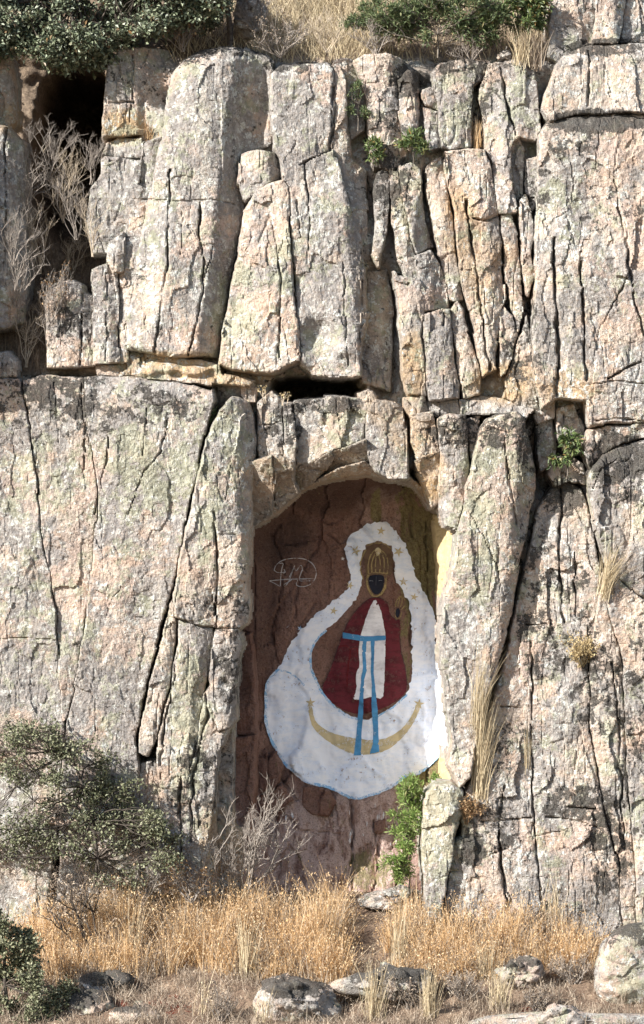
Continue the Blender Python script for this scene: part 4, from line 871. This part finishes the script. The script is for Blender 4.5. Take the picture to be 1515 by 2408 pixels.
# ------------------------------------------------------------------ plants: generators (layout units, z up, y away)
def tubes(paths, sides=4):
    Vs, Fs, o = [], [], 0
    for P, r0, r1 in paths:
        P = np.asarray(P, float); n = len(P)
        t = np.gradient(P, axis=0); t /= np.linalg.norm(t, axis=1)[:, None] + 1e-9
        ref = np.array([0.31, .9, .2]); a = np.cross(t, ref); a /= np.linalg.norm(a, axis=1)[:, None] + 1e-9
        b = np.cross(t, a); r = np.linspace(r0, r1, n)[:, None]
        ring = [P + r * (a * math.cos(2 * math.pi * k / sides) + b * math.sin(2 * math.pi * k / sides)) for k in range(sides)]
        V = np.stack(ring, 1).reshape(-1, 3); Vs.append(V)
        i = np.arange(n - 1)[:, None] * sides; j = np.arange(sides)[None, :]; j2 = (j + 1) % sides
        Fs.append(np.stack([i + j, i + j2, i + sides + j2, i + sides + j], -1).reshape(-1, 4) + o); o += len(V)
    return np.vstack(Vs), np.vstack(Fs)

def leaf_mesh(C, Dv, length, width, rng, fold=.25):
    n = len(C); Dv = Dv / (np.linalg.norm(Dv, axis=1)[:, None] + 1e-9)
    up = rng.normal(size=(n, 3)) * .7 + np.array([0, -.5, .9])
    sd = np.cross(Dv, up); sd /= np.linalg.norm(sd, axis=1)[:, None] + 1e-9
    nm = np.cross(sd, Dv)
    L = (length * (.7 + .6 * rng.random(n)))[:, None]; Wd = (width * (.7 + .6 * rng.random(n)))[:, None]
    v0 = C; v2 = C + Dv * L - nm * L * .08
    v1 = C + Dv * L * .5 + sd * Wd * .5 + nm * Wd * fold; v3 = C + Dv * L * .5 - sd * Wd * .5 + nm * Wd * fold
    V = np.stack([v0, v1, v2, v3], 1).reshape(-1, 3); F = np.arange(4 * n).reshape(-1, 4)
    return V, F

def wiggle(a, b, rng, bend=.15, n=7, sag=None):
    a = np.asarray(a, float); b = np.asarray(b, float); L = np.linalg.norm(b - a)
    t = np.linspace(0, 1, n)[:, None]
    off = rng.normal(size=3) * L * bend
    P = a + (b - a) * t + off * (4 * t * (1 - t)) + rng.normal(size=(n, 3)) * L * .018 * (t * (1 - t) * 4)
    if sag is not None: P = P + np.array([0, 0, sag]) * (4 * t * (1 - t))
    return P

def part(name, V, F, base, mat, root, smooth=False):
    o = mesh_np(name, V * U, F, mat, root, smooth); return o

def root_at(name, base, label, cat, group=None):
    o = bpy.data.objects.new(name, None); COL.objects.link(o); o.location = base; o.empty_display_size = .2
    return tag(o, label, cat, group)

BARK = flat_material('grey_bark', (0.10, 0.085, 0.07), (0.21, 0.185, 0.155)); DARKBARK = flat_material('dark_bark', (0.045, 0.036, 0.03), (0.10, 0.085, 0.07))
DEAD = flat_material('bleached_twig', (0.40, 0.33, 0.24), (0.54, 0.46, 0.36)); DEADG = flat_material('grey_twig', (0.20, 0.175, 0.155), (0.34, 0.30, 0.26))
OAK = leaf_material('oak_leaf', [(0, (.045, .06, .035)), (.45, (.115, .14, .085)), (.8, (.21, .235, .155)), (.93, (.25, .28, .20)), (1, (.17, .09, .035))], .45, .4)
HOLM = leaf_material('grey_green_leaf', [(0, (.065, .075, .04)), (.5, (.14, .15, .085)), (.88, (.23, .235, .15)), (1, (.32, .31, .22))], .55, .25)
OLIVE = leaf_material('olive_green_leaf', [(0, (.055, .085, .035)), (.6, (.125, .165, .075)), (.9, (.22, .25, .13)), (1, (.30, .24, .12))], .5, .35, .25)
BROOM = leaf_material('fresh_green_leaf', [(0, (.12, .19, .045)), (.6, (.23, .33, .09)), (.9, (.35, .43, .16)), (1, (.40, .37, .18))], .5, .3, .3)
CIST = leaf_material('glossy_green_leaf', [(0, (.05, .085, .03)), (.6, (.11, .155, .055)), (.9, (.21, .25, .10)), (1, (.30, .16, .06))], .45, .4, .2)
GRASS = leaf_material('dry_golden_grass', [(0, (.26, .165, .09)), (.25, (.56, .37, .19)), (.6, (.76, .54, .30)), (1, (.84, .70, .50))], .7, .2, .4)
PALEG = leaf_material('pale_straw', [(0, (.22, .165, .105)), (.5, (.52, .43, .28)), (1, (.66, .57, .40))], .7, .2, .2)
GREYG = leaf_material('grey_dry_stalk', [(0, (.11, .08, .06)), (.5, (.28, .22, .165)), (1, (.54, .46, .36))], .75, .15, .15)
BROWNL = leaf_material('brown_dead_leaf', [(0, (.15, .085, .045)), (.5, (.30, .19, .10)), (1, (.46, .33, .19))], .65, .2, .2)
YBUSH = leaf_material('yellow_dry_sprig', [(0, (.30, .22, .11)), (.5, (.44, .34, .18)), (1, (.60, .50, .30))], .65, .2, .2)

def leafy(name, base, label, cat, clumps, trunk_pts, nleaf, lsize, lw, leafmat, barkmat, seed, trunk_r=6, spread=16, group=None, droop=0.0, origin=None, twig=True, bare=.0):
    """woody plant: trunk, branches that reach each clump, leaves round the branch ends. clumps: (x, y, z, r, weight)"""
    rng = np.random.default_rng(seed); root = root_at(name, base, label, cat, group)
    tp = np.array(trunk_pts, float)
    paths = [(tp, trunk_r, trunk_r * .45)]
    wt = np.array([c[4] for c in clumps]); cnt = (nleaf * wt / wt.sum()).astype(int)
    LC, LD = [], []; br = []
    for (cx, cy, cz, r, w_), n in zip(clumps, cnt):
        c = np.array([cx, cy, cz])
        cand = np.arange(len(tp) // 3, len(tp)); dk = np.linalg.norm(tp[cand] - c, axis=1) * rng.uniform(.8, 1.25, len(cand)); st = tp[cand[dk.argmin()]]
        main = wiggle(st, c, rng, .13, 8); br.append((main, min(trunk_r * .36, 3.2), .8))
        ntw = max(3, int(n / 16)); 
        u = rng.normal(size=(ntw, 3)); u /= np.linalg.norm(u, axis=1)[:, None]; rr_ = rng.random(ntw) ** .45
        ends = c + u * (rr_ * r)[:, None] * np.array([1, 1, .8]); ends[:, 2] -= droop * rr_ * r
        for e_ in ends:
            s_ = main[rng.integers(4, 8)]
            if twig: br.append((wiggle(s_, e_, rng, .14, 5), .85, .35))
            m = rng.integers(9, 22)
            if rng.random() < bare: continue
            tt = rng.random(m)[:, None] ** .6
            pts = s_ + (e_ - s_) * (.45 + .55 * tt) + rng.normal(size=(m, 3)) * spread * .32
            LC.append(pts); LD.append((e_ - s_) / (np.linalg.norm(e_ - s_) + 1e-6) * .6 + rng.normal(size=(m, 3)) * .8 + np.array([0, -.2, .25 - droop]))
    V, F = tubes(paths, 7); part('trunk', V, F, base, barkmat, root, True)
    V, F = tubes(br, 4); part('branches', V, F, base, barkmat, root, True)
    V, F = leaf_mesh(np.vstack(LC), np.vstack(LD), lsize, lw, rng)
    part('crown', V, F, base, leafmat, root)
    return root

def twiggy(name, base, label, h, wdt, seed, mat, n0=7, lv=3, group=None, up=.9, r0=2.2, cat='dead bush', kids=5, leaves=None, toward=-.1):
    rng = np.random.default_rng(seed); root = root_at(name, base, label, cat, group); paths = []; tips = []
    def grow(p, dr, L, r, lev):
        n = 6; P = [p]; d_ = dr.copy()
        for i in range(n):
            d_ = d_ + rng.normal(size=3) * .16 + np.array([0, 0, .05 * up]); d_ /= np.linalg.norm(d_); P.append(P[-1] + d_ * L / n)
        P = np.array(P); paths.append((P, r, r * .5)); tips.append(P[-1])
        if lev > 0:
            for k in range(kids):
                i = rng.integers(2, n + 1); q = rng.normal(size=3); q[2] = abs(q[2]) * .7
                nd = d_ * .7 + q * .6; nd /= np.linalg.norm(nd); grow(P[i], nd, L * rng.uniform(.3, .58), r * .55, lev - 1)
    for i in range(n0):
        a = rng.uniform(-1, 1); dr = np.array([a * wdt / h, rng.uniform(-.4, .3) + toward, up + .2]); dr /= np.linalg.norm(dr)
        grow(np.array([rng.normal() * 3, rng.normal() * 3, -4]), dr, h * rng.uniform(.55, .8), r0, lv - 1)
    V, F = tubes(paths, 3); part('stems', V, F, base, mat, root, True)
    if leaves:
        lm, n, ls, lw = leaves; tp = np.array(tips); C = tp[rng.integers(0, len(tp), n)] + rng.normal(size=(n, 3)) * ls * .5
        V, F = leaf_mesh(C, rng.normal(size=(n, 3)) + np.array([0, 0, .3]), ls, lw, rng); part('foliage', V, F, base, lm, root)
    return root

def blades(B, H, lean_, width, rng, bend=.5):
    """grass blades: B base points, H heights, lean_ horizontal vectors"""
    n = len(B); t = np.array([0, .4, .75, 1.0])[None, :, None]
    Hh = H[:, None, None]; ln = lean_[:, None, :]
    P = B[:, None, :] + np.concatenate([np.zeros((n, 4, 2)), t * Hh * np.ones((n, 1, 1))], 2)
    P = P + np.concatenate([ln * (t * (1 - bend) + bend * t ** 2) * Hh, -0.5 * (np.linalg.norm(ln, axis=2, keepdims=True) * t ** 2) ** 1.5 * Hh * .6], 2)
    a = rng.random(n) * math.pi; sd = np.stack([np.cos(a), np.sin(a) * .5, 0 * a], 1)[:, None, :]
    wv = width[:, None, None] * np.array([1, .85, .55, .12])[None, :, None] * .5
    V = np.concatenate([P + sd * wv, P - sd * wv], 1)           # (n,8,3)
    i = (np.arange(n) * 8)[:, None]
    F = np.stack([np.concatenate([i + k, i + k + 1, i + k + 5, i + k + 4], 1) for k in range(3)], 1).reshape(-1, 4)
    return V.reshape(-1, 3), F, P[:, 3]

def tuft(name, base, label, n, h, spread, mat, seed, lean_=(0, 0), rad=8, wdt=1.6, heads=0, group=None, cat='grass tuft', bend=.6):
    rng = np.random.default_rng(seed); root = root_at(name, base, label, cat, group)
    B = np.column_stack([rng.normal(size=n) * rad, rng.normal(size=n) * rad * .6, -8 + rng.normal(size=n) * h * .085])
    ln = rng.normal(size=(n, 2)) * spread + np.array(lean_)
    V, F, T = blades(B, h * (.45 + .6 * rng.random(n)), ln, np.full(n, wdt), rng, bend)
    part('blades', V, F, base, mat, root)
    if heads:
        C = T[rng.integers(0, n, heads)] + rng.normal(size=(heads, 3)) * 2.5
        V, F = leaf_mesh(C, rng.normal(size=(heads, 3)) * .5 + np.array([0, 0, 1]), 6, 2.4, rng); part('seed_heads', V, F, base, mat, root)['kind'] = 'stuff'
    return root

def on_cliff(px, py, off=2.0):
    d = fdepth(px, py) - off; return W(px, py, d)
def on_ground(px, py, sink=0):
    x, d = ground_at(px, py); return GW(x, d, -sink)

# ------------------------------------------------------------------ trees and shrubs
cl = []
rg = np.random.default_rng(4)
for i in range(150):
    px = rg.uniform(-70, 530); lo = np.interp(px, [-60, 60, 150, 260, 330, 420, 530], [130, 150, 165, 150, 112, 70, 40])
    py = lo - rg.uniform(6, 34) if i < 55 else rg.uniform(-70, lo - 20)
    cl.append((px - 540, rg.uniform(-150, 70), 95 - py, rg.uniform(22, 44), 1.0))
leafy('oak_tree', W(540, 95, 150), 'evergreen oak with glossy dark leaves overhanging the upper left gully', 'tree', cl,
      [(0, 0, -30), (2, -4, 20), (-4, -10, 70), (-30, -20, 110), (-90, -30, 125), (-170, -40, 130), (-270, -50, 118), (-360, -50, 100), (-450, -50, 90), (-560, -40, 80)], 42000, 11.5, 6.8, OAK, DARKBARK, 21, trunk_r=8, spread=26, bare=.03)
cl = []; rg = np.random.default_rng(14)
for i in range(74):
    a = rg.uniform(0, 1); px = rg.uniform(-40, 410)
    top = np.interp(px, [-40, 40, 150, 220, 270, 330, 400], [1720, 1700, 1690, 1730, 1800, 1850, 1940]); bot = np.interp(px, [-40, 150, 300, 410], [2080, 2060, 2090, 2040])
    py = top + 22 + (bot - top - 20) * a ** 1.25
    cl.append((px - 225, rg.uniform(-90, 60), 2110 - py, rg.uniform(26, 46), 1.0 - .35 * a))
x_, d_ = ground_at(225, 2180)
leafy('holm_oak_shrub', W(225, 2110, -110), 'large grey green leaved shrub against the lower left slab', 'shrub', cl,
      [(0, 0, -60), (-4, 2, 20), (4, -4, 90), (-6, 0, 180), (-30, 0, 260), (-60, 5, 340)], 17000, 8.2, 5.0, HOLM, DARKBARK, 31, trunk_r=6, spread=23, bare=.3)
cl = []; rg = np.random.default_rng(15)
for i in range(40):
    px = rg.uniform(-50, 150); top = np.interp(px, [-50, 20, 60, 110, 160], [2080, 2110, 2190, 2240, 2290]); py = rg.uniform(top + 15, 2420)
    cl.append((px - 20, rg.uniform(-50, 50), 2440 - py, rg.uniform(22, 38), 1.0))
leafy('holm_oak_shrub', W(20, 2440, -460), 'dense grey green shrub filling the bottom left corner', 'shrub', cl,
      [(0, 0, -60), (0, 0, 40), (-8, 0, 120), (-10, 4, 210), (-20, 0, 290)], 12000, 8.8, 5.4, HOLM, DARKBARK, 33, trunk_r=6, spread=18)
# green shrubs on top of the crag
def shrub(px, py, label, wdt, hgt, n, ls, lw, mat, seed, droop=0.0, name='shrub', d=None, nc=16, cat='shrub', tr=2.6):
    r = np.random.default_rng(seed); c = []
    for i in range(nc):
        u = r.uniform(-1, 1); v = r.random() ** .7
        c.append((u * wdt * .5, r.uniform(-.3, .3) * wdt * .6, hgt * (.25 + .7 * v) * (1 - .3 * abs(u)), min(wdt, hgt) * r.uniform(.14, .24), 1))
    base = W(px, py, d if d is not None else fdepth(px, py) - 6)
    return leafy(name, base, label, cat, c, [(0, 0, -8), (1, 0, hgt * .15), (-1, 0, hgt * .3), (2, 0, hgt * .45)], n, ls, lw, mat, BARK, seed, trunk_r=tr, spread=ls * 1.1, droop=droop)
shrub(1030, 128, 'broad olive green shrub with slender leaves above the crag centre', 300, 160, 9000, 14, 3.6, OLIVE, 41, d=90, nc=56)
shrub(1215, 108, 'bright green drooping shrub beside the upper right rock column', 180, 150, 4200, 15, 4.2, CIST, 42, d=90, droop=.2, nc=18)
shrub(885, 95, 'small green shrub at the top edge above the dry grass', 150, 95, 2000, 13, 3.4, OLIVE, 43, d=120, nc=12)
cl = []; rg = np.random.default_rng(16)
for i in range(40):
    v = (i + .5) / 40; px = np.interp(v, [0, .4, .6, 1], [940, 945, 962, 965]) + rg.normal() * np.interp(v, [0, .45, .6, 1], [16, 20, 14, 10]); py = 2066 - 232 * v
    cl.append((px - 962, rg.uniform(-30, 10), 2090 - py, rg.uniform(15, 26), 1))
leafy('broom_bush', W(962, 2090, -15), 'fresh green feathery bush inside the right foot of the niche', 'shrub', cl, [(0, 0, -10), (2, 0, 20), (0, 0, 50), (4, 0, 90), (2, 0, 150)], 4300, 14, 2.8, BROOM, BARK, 44, trunk_r=2.4, spread=12)
shrub(1335, 1112, 'leafy glossy plant in the dark recess right of the niche column', 62, 118, 240, 17, 5.4, CIST, 45, droop=.7, nc=10, cat='plant', name='crevice_plant', tr=1.4, d=-24)
shrub(842, 300, 'yellowish green plant in the crevice beside the top block', 44, 120, 300, 11, 3.2, OLIVE, 46, nc=10, cat='plant', name='crevice_plant', tr=1.4, d=62)
shrub(878, 395, 'sparse small green plant on the left of the crevice ledge', 44, 74, 110, 14, 4.2, CIST, 47, nc=8, cat='plant', name='crevice_plant', tr=1.2, d=20)
shrub(972, 384, 'upright bright green plant on the right of the crevice ledge', 58, 84, 260, 16, 4.4, CIST, 48, nc=10, cat='plant', name='crevice_plant', tr=1.3, d=14)
shrub(1028, 1850, 'tiny green sprig where the painting meets the right jamb', 24, 30, 50, 11, 2.6, BROOM, 49, nc=5, cat='plant', name='green_sprig', tr=.8, d=120)
shrub(495, 1010, 'thin pale green sprig in the long diagonal fissure', 12, 60, 50, 10, 2.4, OLIVE, 50, nc=5, cat='plant', name='green_sprig', tr=.8, d=-20)
# dead bushes
twiggy('dead_bush', W(150, 520, 150), 'bleached branching dead bush lit at the top of the gully', 200, 90, 61, DEAD, 7, 4, r0=1.4, kids=4)
twiggy('dead_bush', W(95, 640, 90), 'pale spiky dead bush in the middle of the shaded gully', 165, 70, 62, DEAD, 7, 4, r0=1.3, kids=4)
twiggy('dead_bush', W(222, 600, 60), 'thin dead stems in front of the shadowed block in the gully', 150, 60, 63, DEAD, 6, 4, r0=1.1, kids=4)
twiggy('dead_bush', on_cliff(170, 650, 16), 'low pale dead bush below the shadowed block', 110, 60, 64, DEAD, 6, 3, r0=1.4)
twiggy('dead_bush', on_cliff(62, 860, 16), 'white tall dead stems at the foot of the gully', 180, 50, 65, DEAD, 7, 4, r0=1.3, kids=4)
twiggy('dead_bush', W(582, 2110, -40), 'leafless grey thorny bush before the left foot of the niche', 215, 120, 66, DEADG, 9, 4, r0=3.0, kids=5)
twiggy('dead_bush', W(450, 2120, -120), 'low dark leafless bush between the shrub and the golden grass', 120, 130, 67, DEADG, 9, 3, r0=2.2, leaves=(BROWNL, 380, 7, 4))
twiggy('dead_bush', W(215, 2270, -215), 'dark dead sapling with withered brown leaves in the left grass', 250, 70, 68, DARKBARK, 5, 3, r0=3.2, leaves=(GREYG, 900, 7, 4.4), toward=-.02)
twiggy('dead_bush', W(330, 2130, -110), 'tangle of grey twigs at the foot of the leafy shrub', 120, 130, 69, DEADG, 10, 3, r0=1.8)
twiggy('dead_bush', W(885, 128, 96), 'tangled bare grey twigs beneath the olive green shrub', 100, 130, 70, DEADG, 12, 3, r0=1.6)
twiggy('dead_bush', W(1110, 140, 86), 'low bare twigs along the ledge below the green shrubs', 70, 120, 71, DEADG, 12, 3, r0=1.4)
twiggy('dead_bush', W(660, 132, 92), 'tangle of dry brown twigs directly above the second column', 105, 140, 76, DEADG, 13, 3, r0=1.4, leaves=(GREYG, 300, 6, 3))
twiggy('dead_bush', W(770, 120, 100), 'pale dry bush in the straw above the top block', 110, 120, 77, DEAD, 11, 3, r0=1.3)
twiggy('dead_bush', W(600, 70, 150), 'grey dry twigs beside the pale block on the upper slope', 100, 110, 78, DEADG, 11, 3, r0=1.4)
twiggy('dead_bush', W(430, 118, 120), 'dry brown twigs under the right side of the oak', 110, 130, 72, DEADG, 12, 3, r0=1.5, leaves=(BROWNL, 260, 8, 4))
for k_, (px, py, dd_, h_, lb) in enumerate([(62, 500, 60, 160, 'grey tangled dead shrub right of the far left pillar'), (30, 620, -20, 150, 'grey dead shrub in front of the far left pillar'), (115, 820, 40, 130, 'grey dead shrub left of the leftmost square block'), (180, 560, 80, 170, 'tall grey dead shrub in the dark middle of the gully'), (110, 420, 120, 170, 'thin grey dead shrub against the black cleft')]):
    twiggy('dead_bush', W(px, py, dd_), lb, h_, 100, 160 + k_, DEADG, 8, 4, r0=1.2, kids=4)
twiggy('dead_bush', on_cliff(40, 720, 20), 'grey dead bush against the far left pillar', 170, 80, 73, DEADG, 8, 3, r0=1.6)
twiggy('dead_bush', on_cliff(120, 760, 20), 'brownish dead bush above the leftmost square block', 140, 90, 74, DEADG, 8, 3, r0=1.5, leaves=(BROWNL, 200, 5, 3))
twiggy('dead_bush', W(215, 430, 110), 'thin grey twigs left of the split block in the gully', 130, 60, 75, DEADG, 6, 3, r0=1.4)
# dry tufts and bushes growing out of the rock
tuft('grass_tuft', on_cliff(1128, 1850, 4), 'tall pale grass hanging by the right jamb of the niche', 190, 235, .13, PALEG, 81, (.10, -.12), 9, 1.7)
tuft('grass_tuft', on_cliff(1122, 1700, 4), 'slender pale grass above the tall tuft on the right jamb', 120, 210, .15, PALEG, 82, (.16, -.12), 8, 1.2)
tuft('grass_tuft', on_cliff(1422, 1390, 4), 'wind swept dry tuft in the crack beneath the bulging boulder', 170, 125, .24, PALEG, 83, (.32, -.12), 7, 1.5)
twiggy('dry_bush', on_cliff(1366, 1566, 3), 'rounded yellow brown dry bush on the right slab', 76, 62, 84, YBUSH, 9, 3, r0=1.0, cat='dry bush', leaves=(YBUSH, 700, 6.5, 3.2), toward=-.5)
tuft('grass_tuft', on_cliff(1122, 344, 6), 'small golden tuft in the slot between two upper blocks', 46, 76, .12, GRASS, 85, (.05, -.1), 6, 1.7)
tuft('grass_tuft', on_cliff(352, 318, 4), 'short brown tuft on the ledge left of the broadest column', 60, 60, .35, BROWNL, 86, (.05, -.1), 8, 1.6)
twiggy('dry_bush', on_cliff(1098, 1935, 4), 'brown withered leaves in the corner above the white crusted block', 70, 40, 87, BROWNL, 8, 3, r0=.9, cat='dry bush', leaves=(BROWNL, 420, 8, 4), toward=-.4)
tuft('grass_tuft', on_cliff(1240, 1800, 3), 'faint thin straw in the vertical crack of the right slab', 30, 120, .06, PALEG, 88, (.02, -.08), 4, 1.2)
tuft('grass_tuft', on_cliff(1258, 150, 4), 'grey purple dry tuft in the notch left of the capstone', 120, 90, .3, GREYG, 89, (0, -.1), 12, 1.5)
tuft('grass_tuft', on_cliff(1228, 140, 4), 'straw coloured tuft beside the little white stone', 110, 95, .28, PALEG, 90, (0, -.1), 10, 1.5)
for (px, py, lb, sd) in ((626, 945, 'left of two small dried flower stalks on the lintel', 91), (668, 950, 'right of two small dried flower stalks on the lintel', 92)):
    twiggy('dried_flower', on_cliff(px, py, 8), lb, 46, 20, sd, DEAD, 4, 2, r0=1.0, cat='flower', kids=3, leaves=(YBUSH, 30, 5, 4))
# ------------------------------------------------------------------ dry grass masses
def grass_mass(name, label, pts_fn, n, hfn, mat, seed, spread=.16, wdt=1.7, heads=0.0, headsize=6):
    rng = np.random.default_rng(seed)
    B, H = pts_fn(rng, n, hfn); n = len(B)
    ln = rng.normal(size=(n, 2)) * spread + np.array([.03, -.04])
    if pts_fn is field: ln = ln + field.lean
    V, F, T = blades(np.zeros((n, 3)), H, ln, np.full(n, wdt) * (.7 + .6 * rng.random(n)), rng)
    V = V.reshape(n, 8, 3) * U + B[:, None, :]; Vs = [V.reshape(-1, 3)]; Fs = [F]
    if heads:
        m = int(n * heads); idx = rng.integers(0, n, m)
        C = T[idx] * U + B[idx] - np.array([0, 0, 1.0]) * (rng.random(m) ** 2 * 34 * U)[:, None] + rng.normal(size=(m, 3)) * 3.0 * U
        hv, hf = leaf_mesh(C / U, rng.normal(size=(m, 3)) * .6 + np.array([0, 0, .8]), headsize, headsize * .45, rng)
        Vs.append(hv * U); Fs.append(hf + len(Vs[0]))
    o = mesh_np(name, np.vstack(Vs), np.vstack(Fs), mat, None, False)
    return tag(o, label, 'grass', kind='stuff')

def field(rng, n, hfn):
    m = n // 22
    x = rng.uniform(-60, 1580, m * 4); d = rng.uniform(-300, -6, m * 4)
    dens = np.clip(.42 + 1.3 * fbm(x, d, 90, 80, 3, 96), 0, 1)
    gap = np.exp(-((x - 872) / 34) ** 2) * .85 + sstep(120, 20, x) * .8 + sstep(1330, 1430, x) * .85
    back = sstep(-60, -20, d) * .7 * ((x < 560) | (x > 1020))
    ok = rng.random(m * 4) < np.clip(dens - gap - back, 0, 1)
    x, d = x[ok][:m], d[ok][:m]; h = hfn(x, d, rng) * rng.uniform(.6, 1.25, len(x))
    k = rng.integers(0, len(x), n); ox = rng.normal(size=n); od = rng.normal(size=n)
    X_ = x[k] + ox * 9; D2 = d[k] + od * 9
    field.lean = np.stack([ox * .12, od * .12], 1) + (rng.normal(size=(len(x), 2)) * .16)[k]
    return GW(X_, D2, -3), h[k] * (.35 + .7 * rng.random(n))
def fh(x, d, rng):
    h = np.interp(x, [0, 150, 300, 480, 600, 700, 800, 870, 940, 1100, 1250, 1400, 1500], [95, 125, 155, 150, 132, 160, 140, 60, 115, 118, 105, 85, 60])
    h = h * np.interp(d, [-290, -150, 0], [.62, 1.0, .8])
    return h * (1 + .25 * fbm(x, d, 60, 60, 2, 97))
grass_mass('dry_grass', 'golden dry oat grass growing along the foot of the cliff', field, 15000, fh, GRASS, 101, .2, 1.6, 1.7, 6)
grass_mass('dry_grass', 'paler grey straw mixed into the golden grass below the cliff', field, 7000, fh, GREYG, 105, .3, 1.5, 1.2, 5)
def litter(rng, n, hfn):
    x = rng.uniform(-60, 1580, n * 2); d = rng.uniform(-600, -255, n * 2)
    ok = rng.random(n * 2) < np.clip(.5 + 1.0 * fbm(x, d, 80, 60, 2, 98), .05, 1)
    x, d = x[ok][:n], d[ok][:n]
    return GW(x, d, -2), hfn(x, d, rng)
grass_mass('dry_litter', 'short grey brown dry stalks and litter on the foreground slope', litter, 17000, lambda x, d, r: (10 + 38 * r.random(len(x)) ** 1.6) * (1 + .6 * fbm(x, d, 90, 70, 2, 99)), GREYG, 102, .6, 1.5, .4, 5)
def upslope(rng, n, hfn):
    x = rng.uniform(400, 1330, n); y = rng.uniform(-60, 142, n)
    ok = rng.random(n) < np.where((x > 580) & (x < 900), 1.0, np.where(x < 560, .35, .35)); x, y = x[ok], y[ok]
    d = back_depth(x, y)
    return W(x, y, d - 1, 80), hfn(x, d, rng)
grass_mass('dry_grass', 'straw coloured dry grass on the slope above the crag', upslope, 9000, lambda x, d, r: 22 + 70 * r.random(len(x)), PALEG, 103, .5, 1.6, .3, 5)
def gully(rng, n, hfn):
    x = rng.uniform(-40, 250, n); y = rng.uniform(560, 885, n)
    ok = rng.random(n) < np.clip(.5 + fbm(x, y, 60, 60, 2, 95), .1, 1); x, y = x[ok], y[ok]
    d = back_depth(x, y)
    return W(x, y, d - 1, 80), hfn(x, d, rng)
grass_mass('dry_grass', 'brown dry grass covering the floor of the left gully', gully, 3000, lambda x, d, r: 20 + 40 * r.random(len(x)), leaf_material('shaded_brown_stalk', [(0, (.07, .05, .035)), (.6, (.16, .115, .08)), (1, (.32, .25, .18))], .8, .1), 104, .3, 1.6, .3, 5)  # stalk colour darkened to carry the gully shade
for k, (px, py, lb) in enumerate([(740, 2375, 'grey brown brush behind the bottom centre boulder'), (960, 2370, 'grey brown brush on the long rock shelf'), (1090, 2350, 'low grey brush right of the rock shelf'), (1260, 2380, 'tangled grey brush above the bottom right bedrock'), (1350, 2310, 'grey brush left of the big right boulder'), (520, 2400, 'low dry brush near the bottom left of centre')]):
    x_, d_ = ground_at(px, py)
    twiggy('dry_brush', GW(x_, d_), lb, 62 + 8 * (k % 3), 90, 140 + k, DEADG, 12, 3, r0=1.3, cat='dry bush', leaves=(GREYG, 420, 6, 3), kids=5)
for k, (px, py, n, h, lb) in enumerate([(582, 2300, 90, 170, 'tall pale straw tuft below the leafless grey bush'), (312, 2270, 26, 190, 'few tall pale stalks in the left golden grass'), (940, 2290, 60, 190, 'tall pale straw tuft right of the bare gap'),
        (878, 2400, 120, 165, 'pale straw tuft in front of the long rock shelf'), (1010, 2395, 120, 130, 'straw tuft rising before the right end of the shelf'), (1300, 2200, 70, 150, 'pale thin stalks against the right slab foot'), (1395, 2190, 80, 150, 'grey stalks left above the big right boulder'),
        (1440, 2170, 60, 150, 'thin straw stalks behind the big right boulder'), (1175, 2375, 110, 110, 'fan of straw on the litter below the half buried stone'), (620, 2410, 34, 90, 'short stalks beside the bottom centre boulder'), (1140, 2300, 60, 110, 'leaning straw stalks in the middle right grass'), (480, 2390, 30, 120, 'sparse stalks near the red moss')]):
    tuft('grass_tuft', on_ground(px, py), lb, n, h, .13, PALEG if k not in (6,) else GREYG, 120 + k, (.04, -.05), 10, 1.6, heads=n // 2, group='tall dry grass tufts in the foreground')
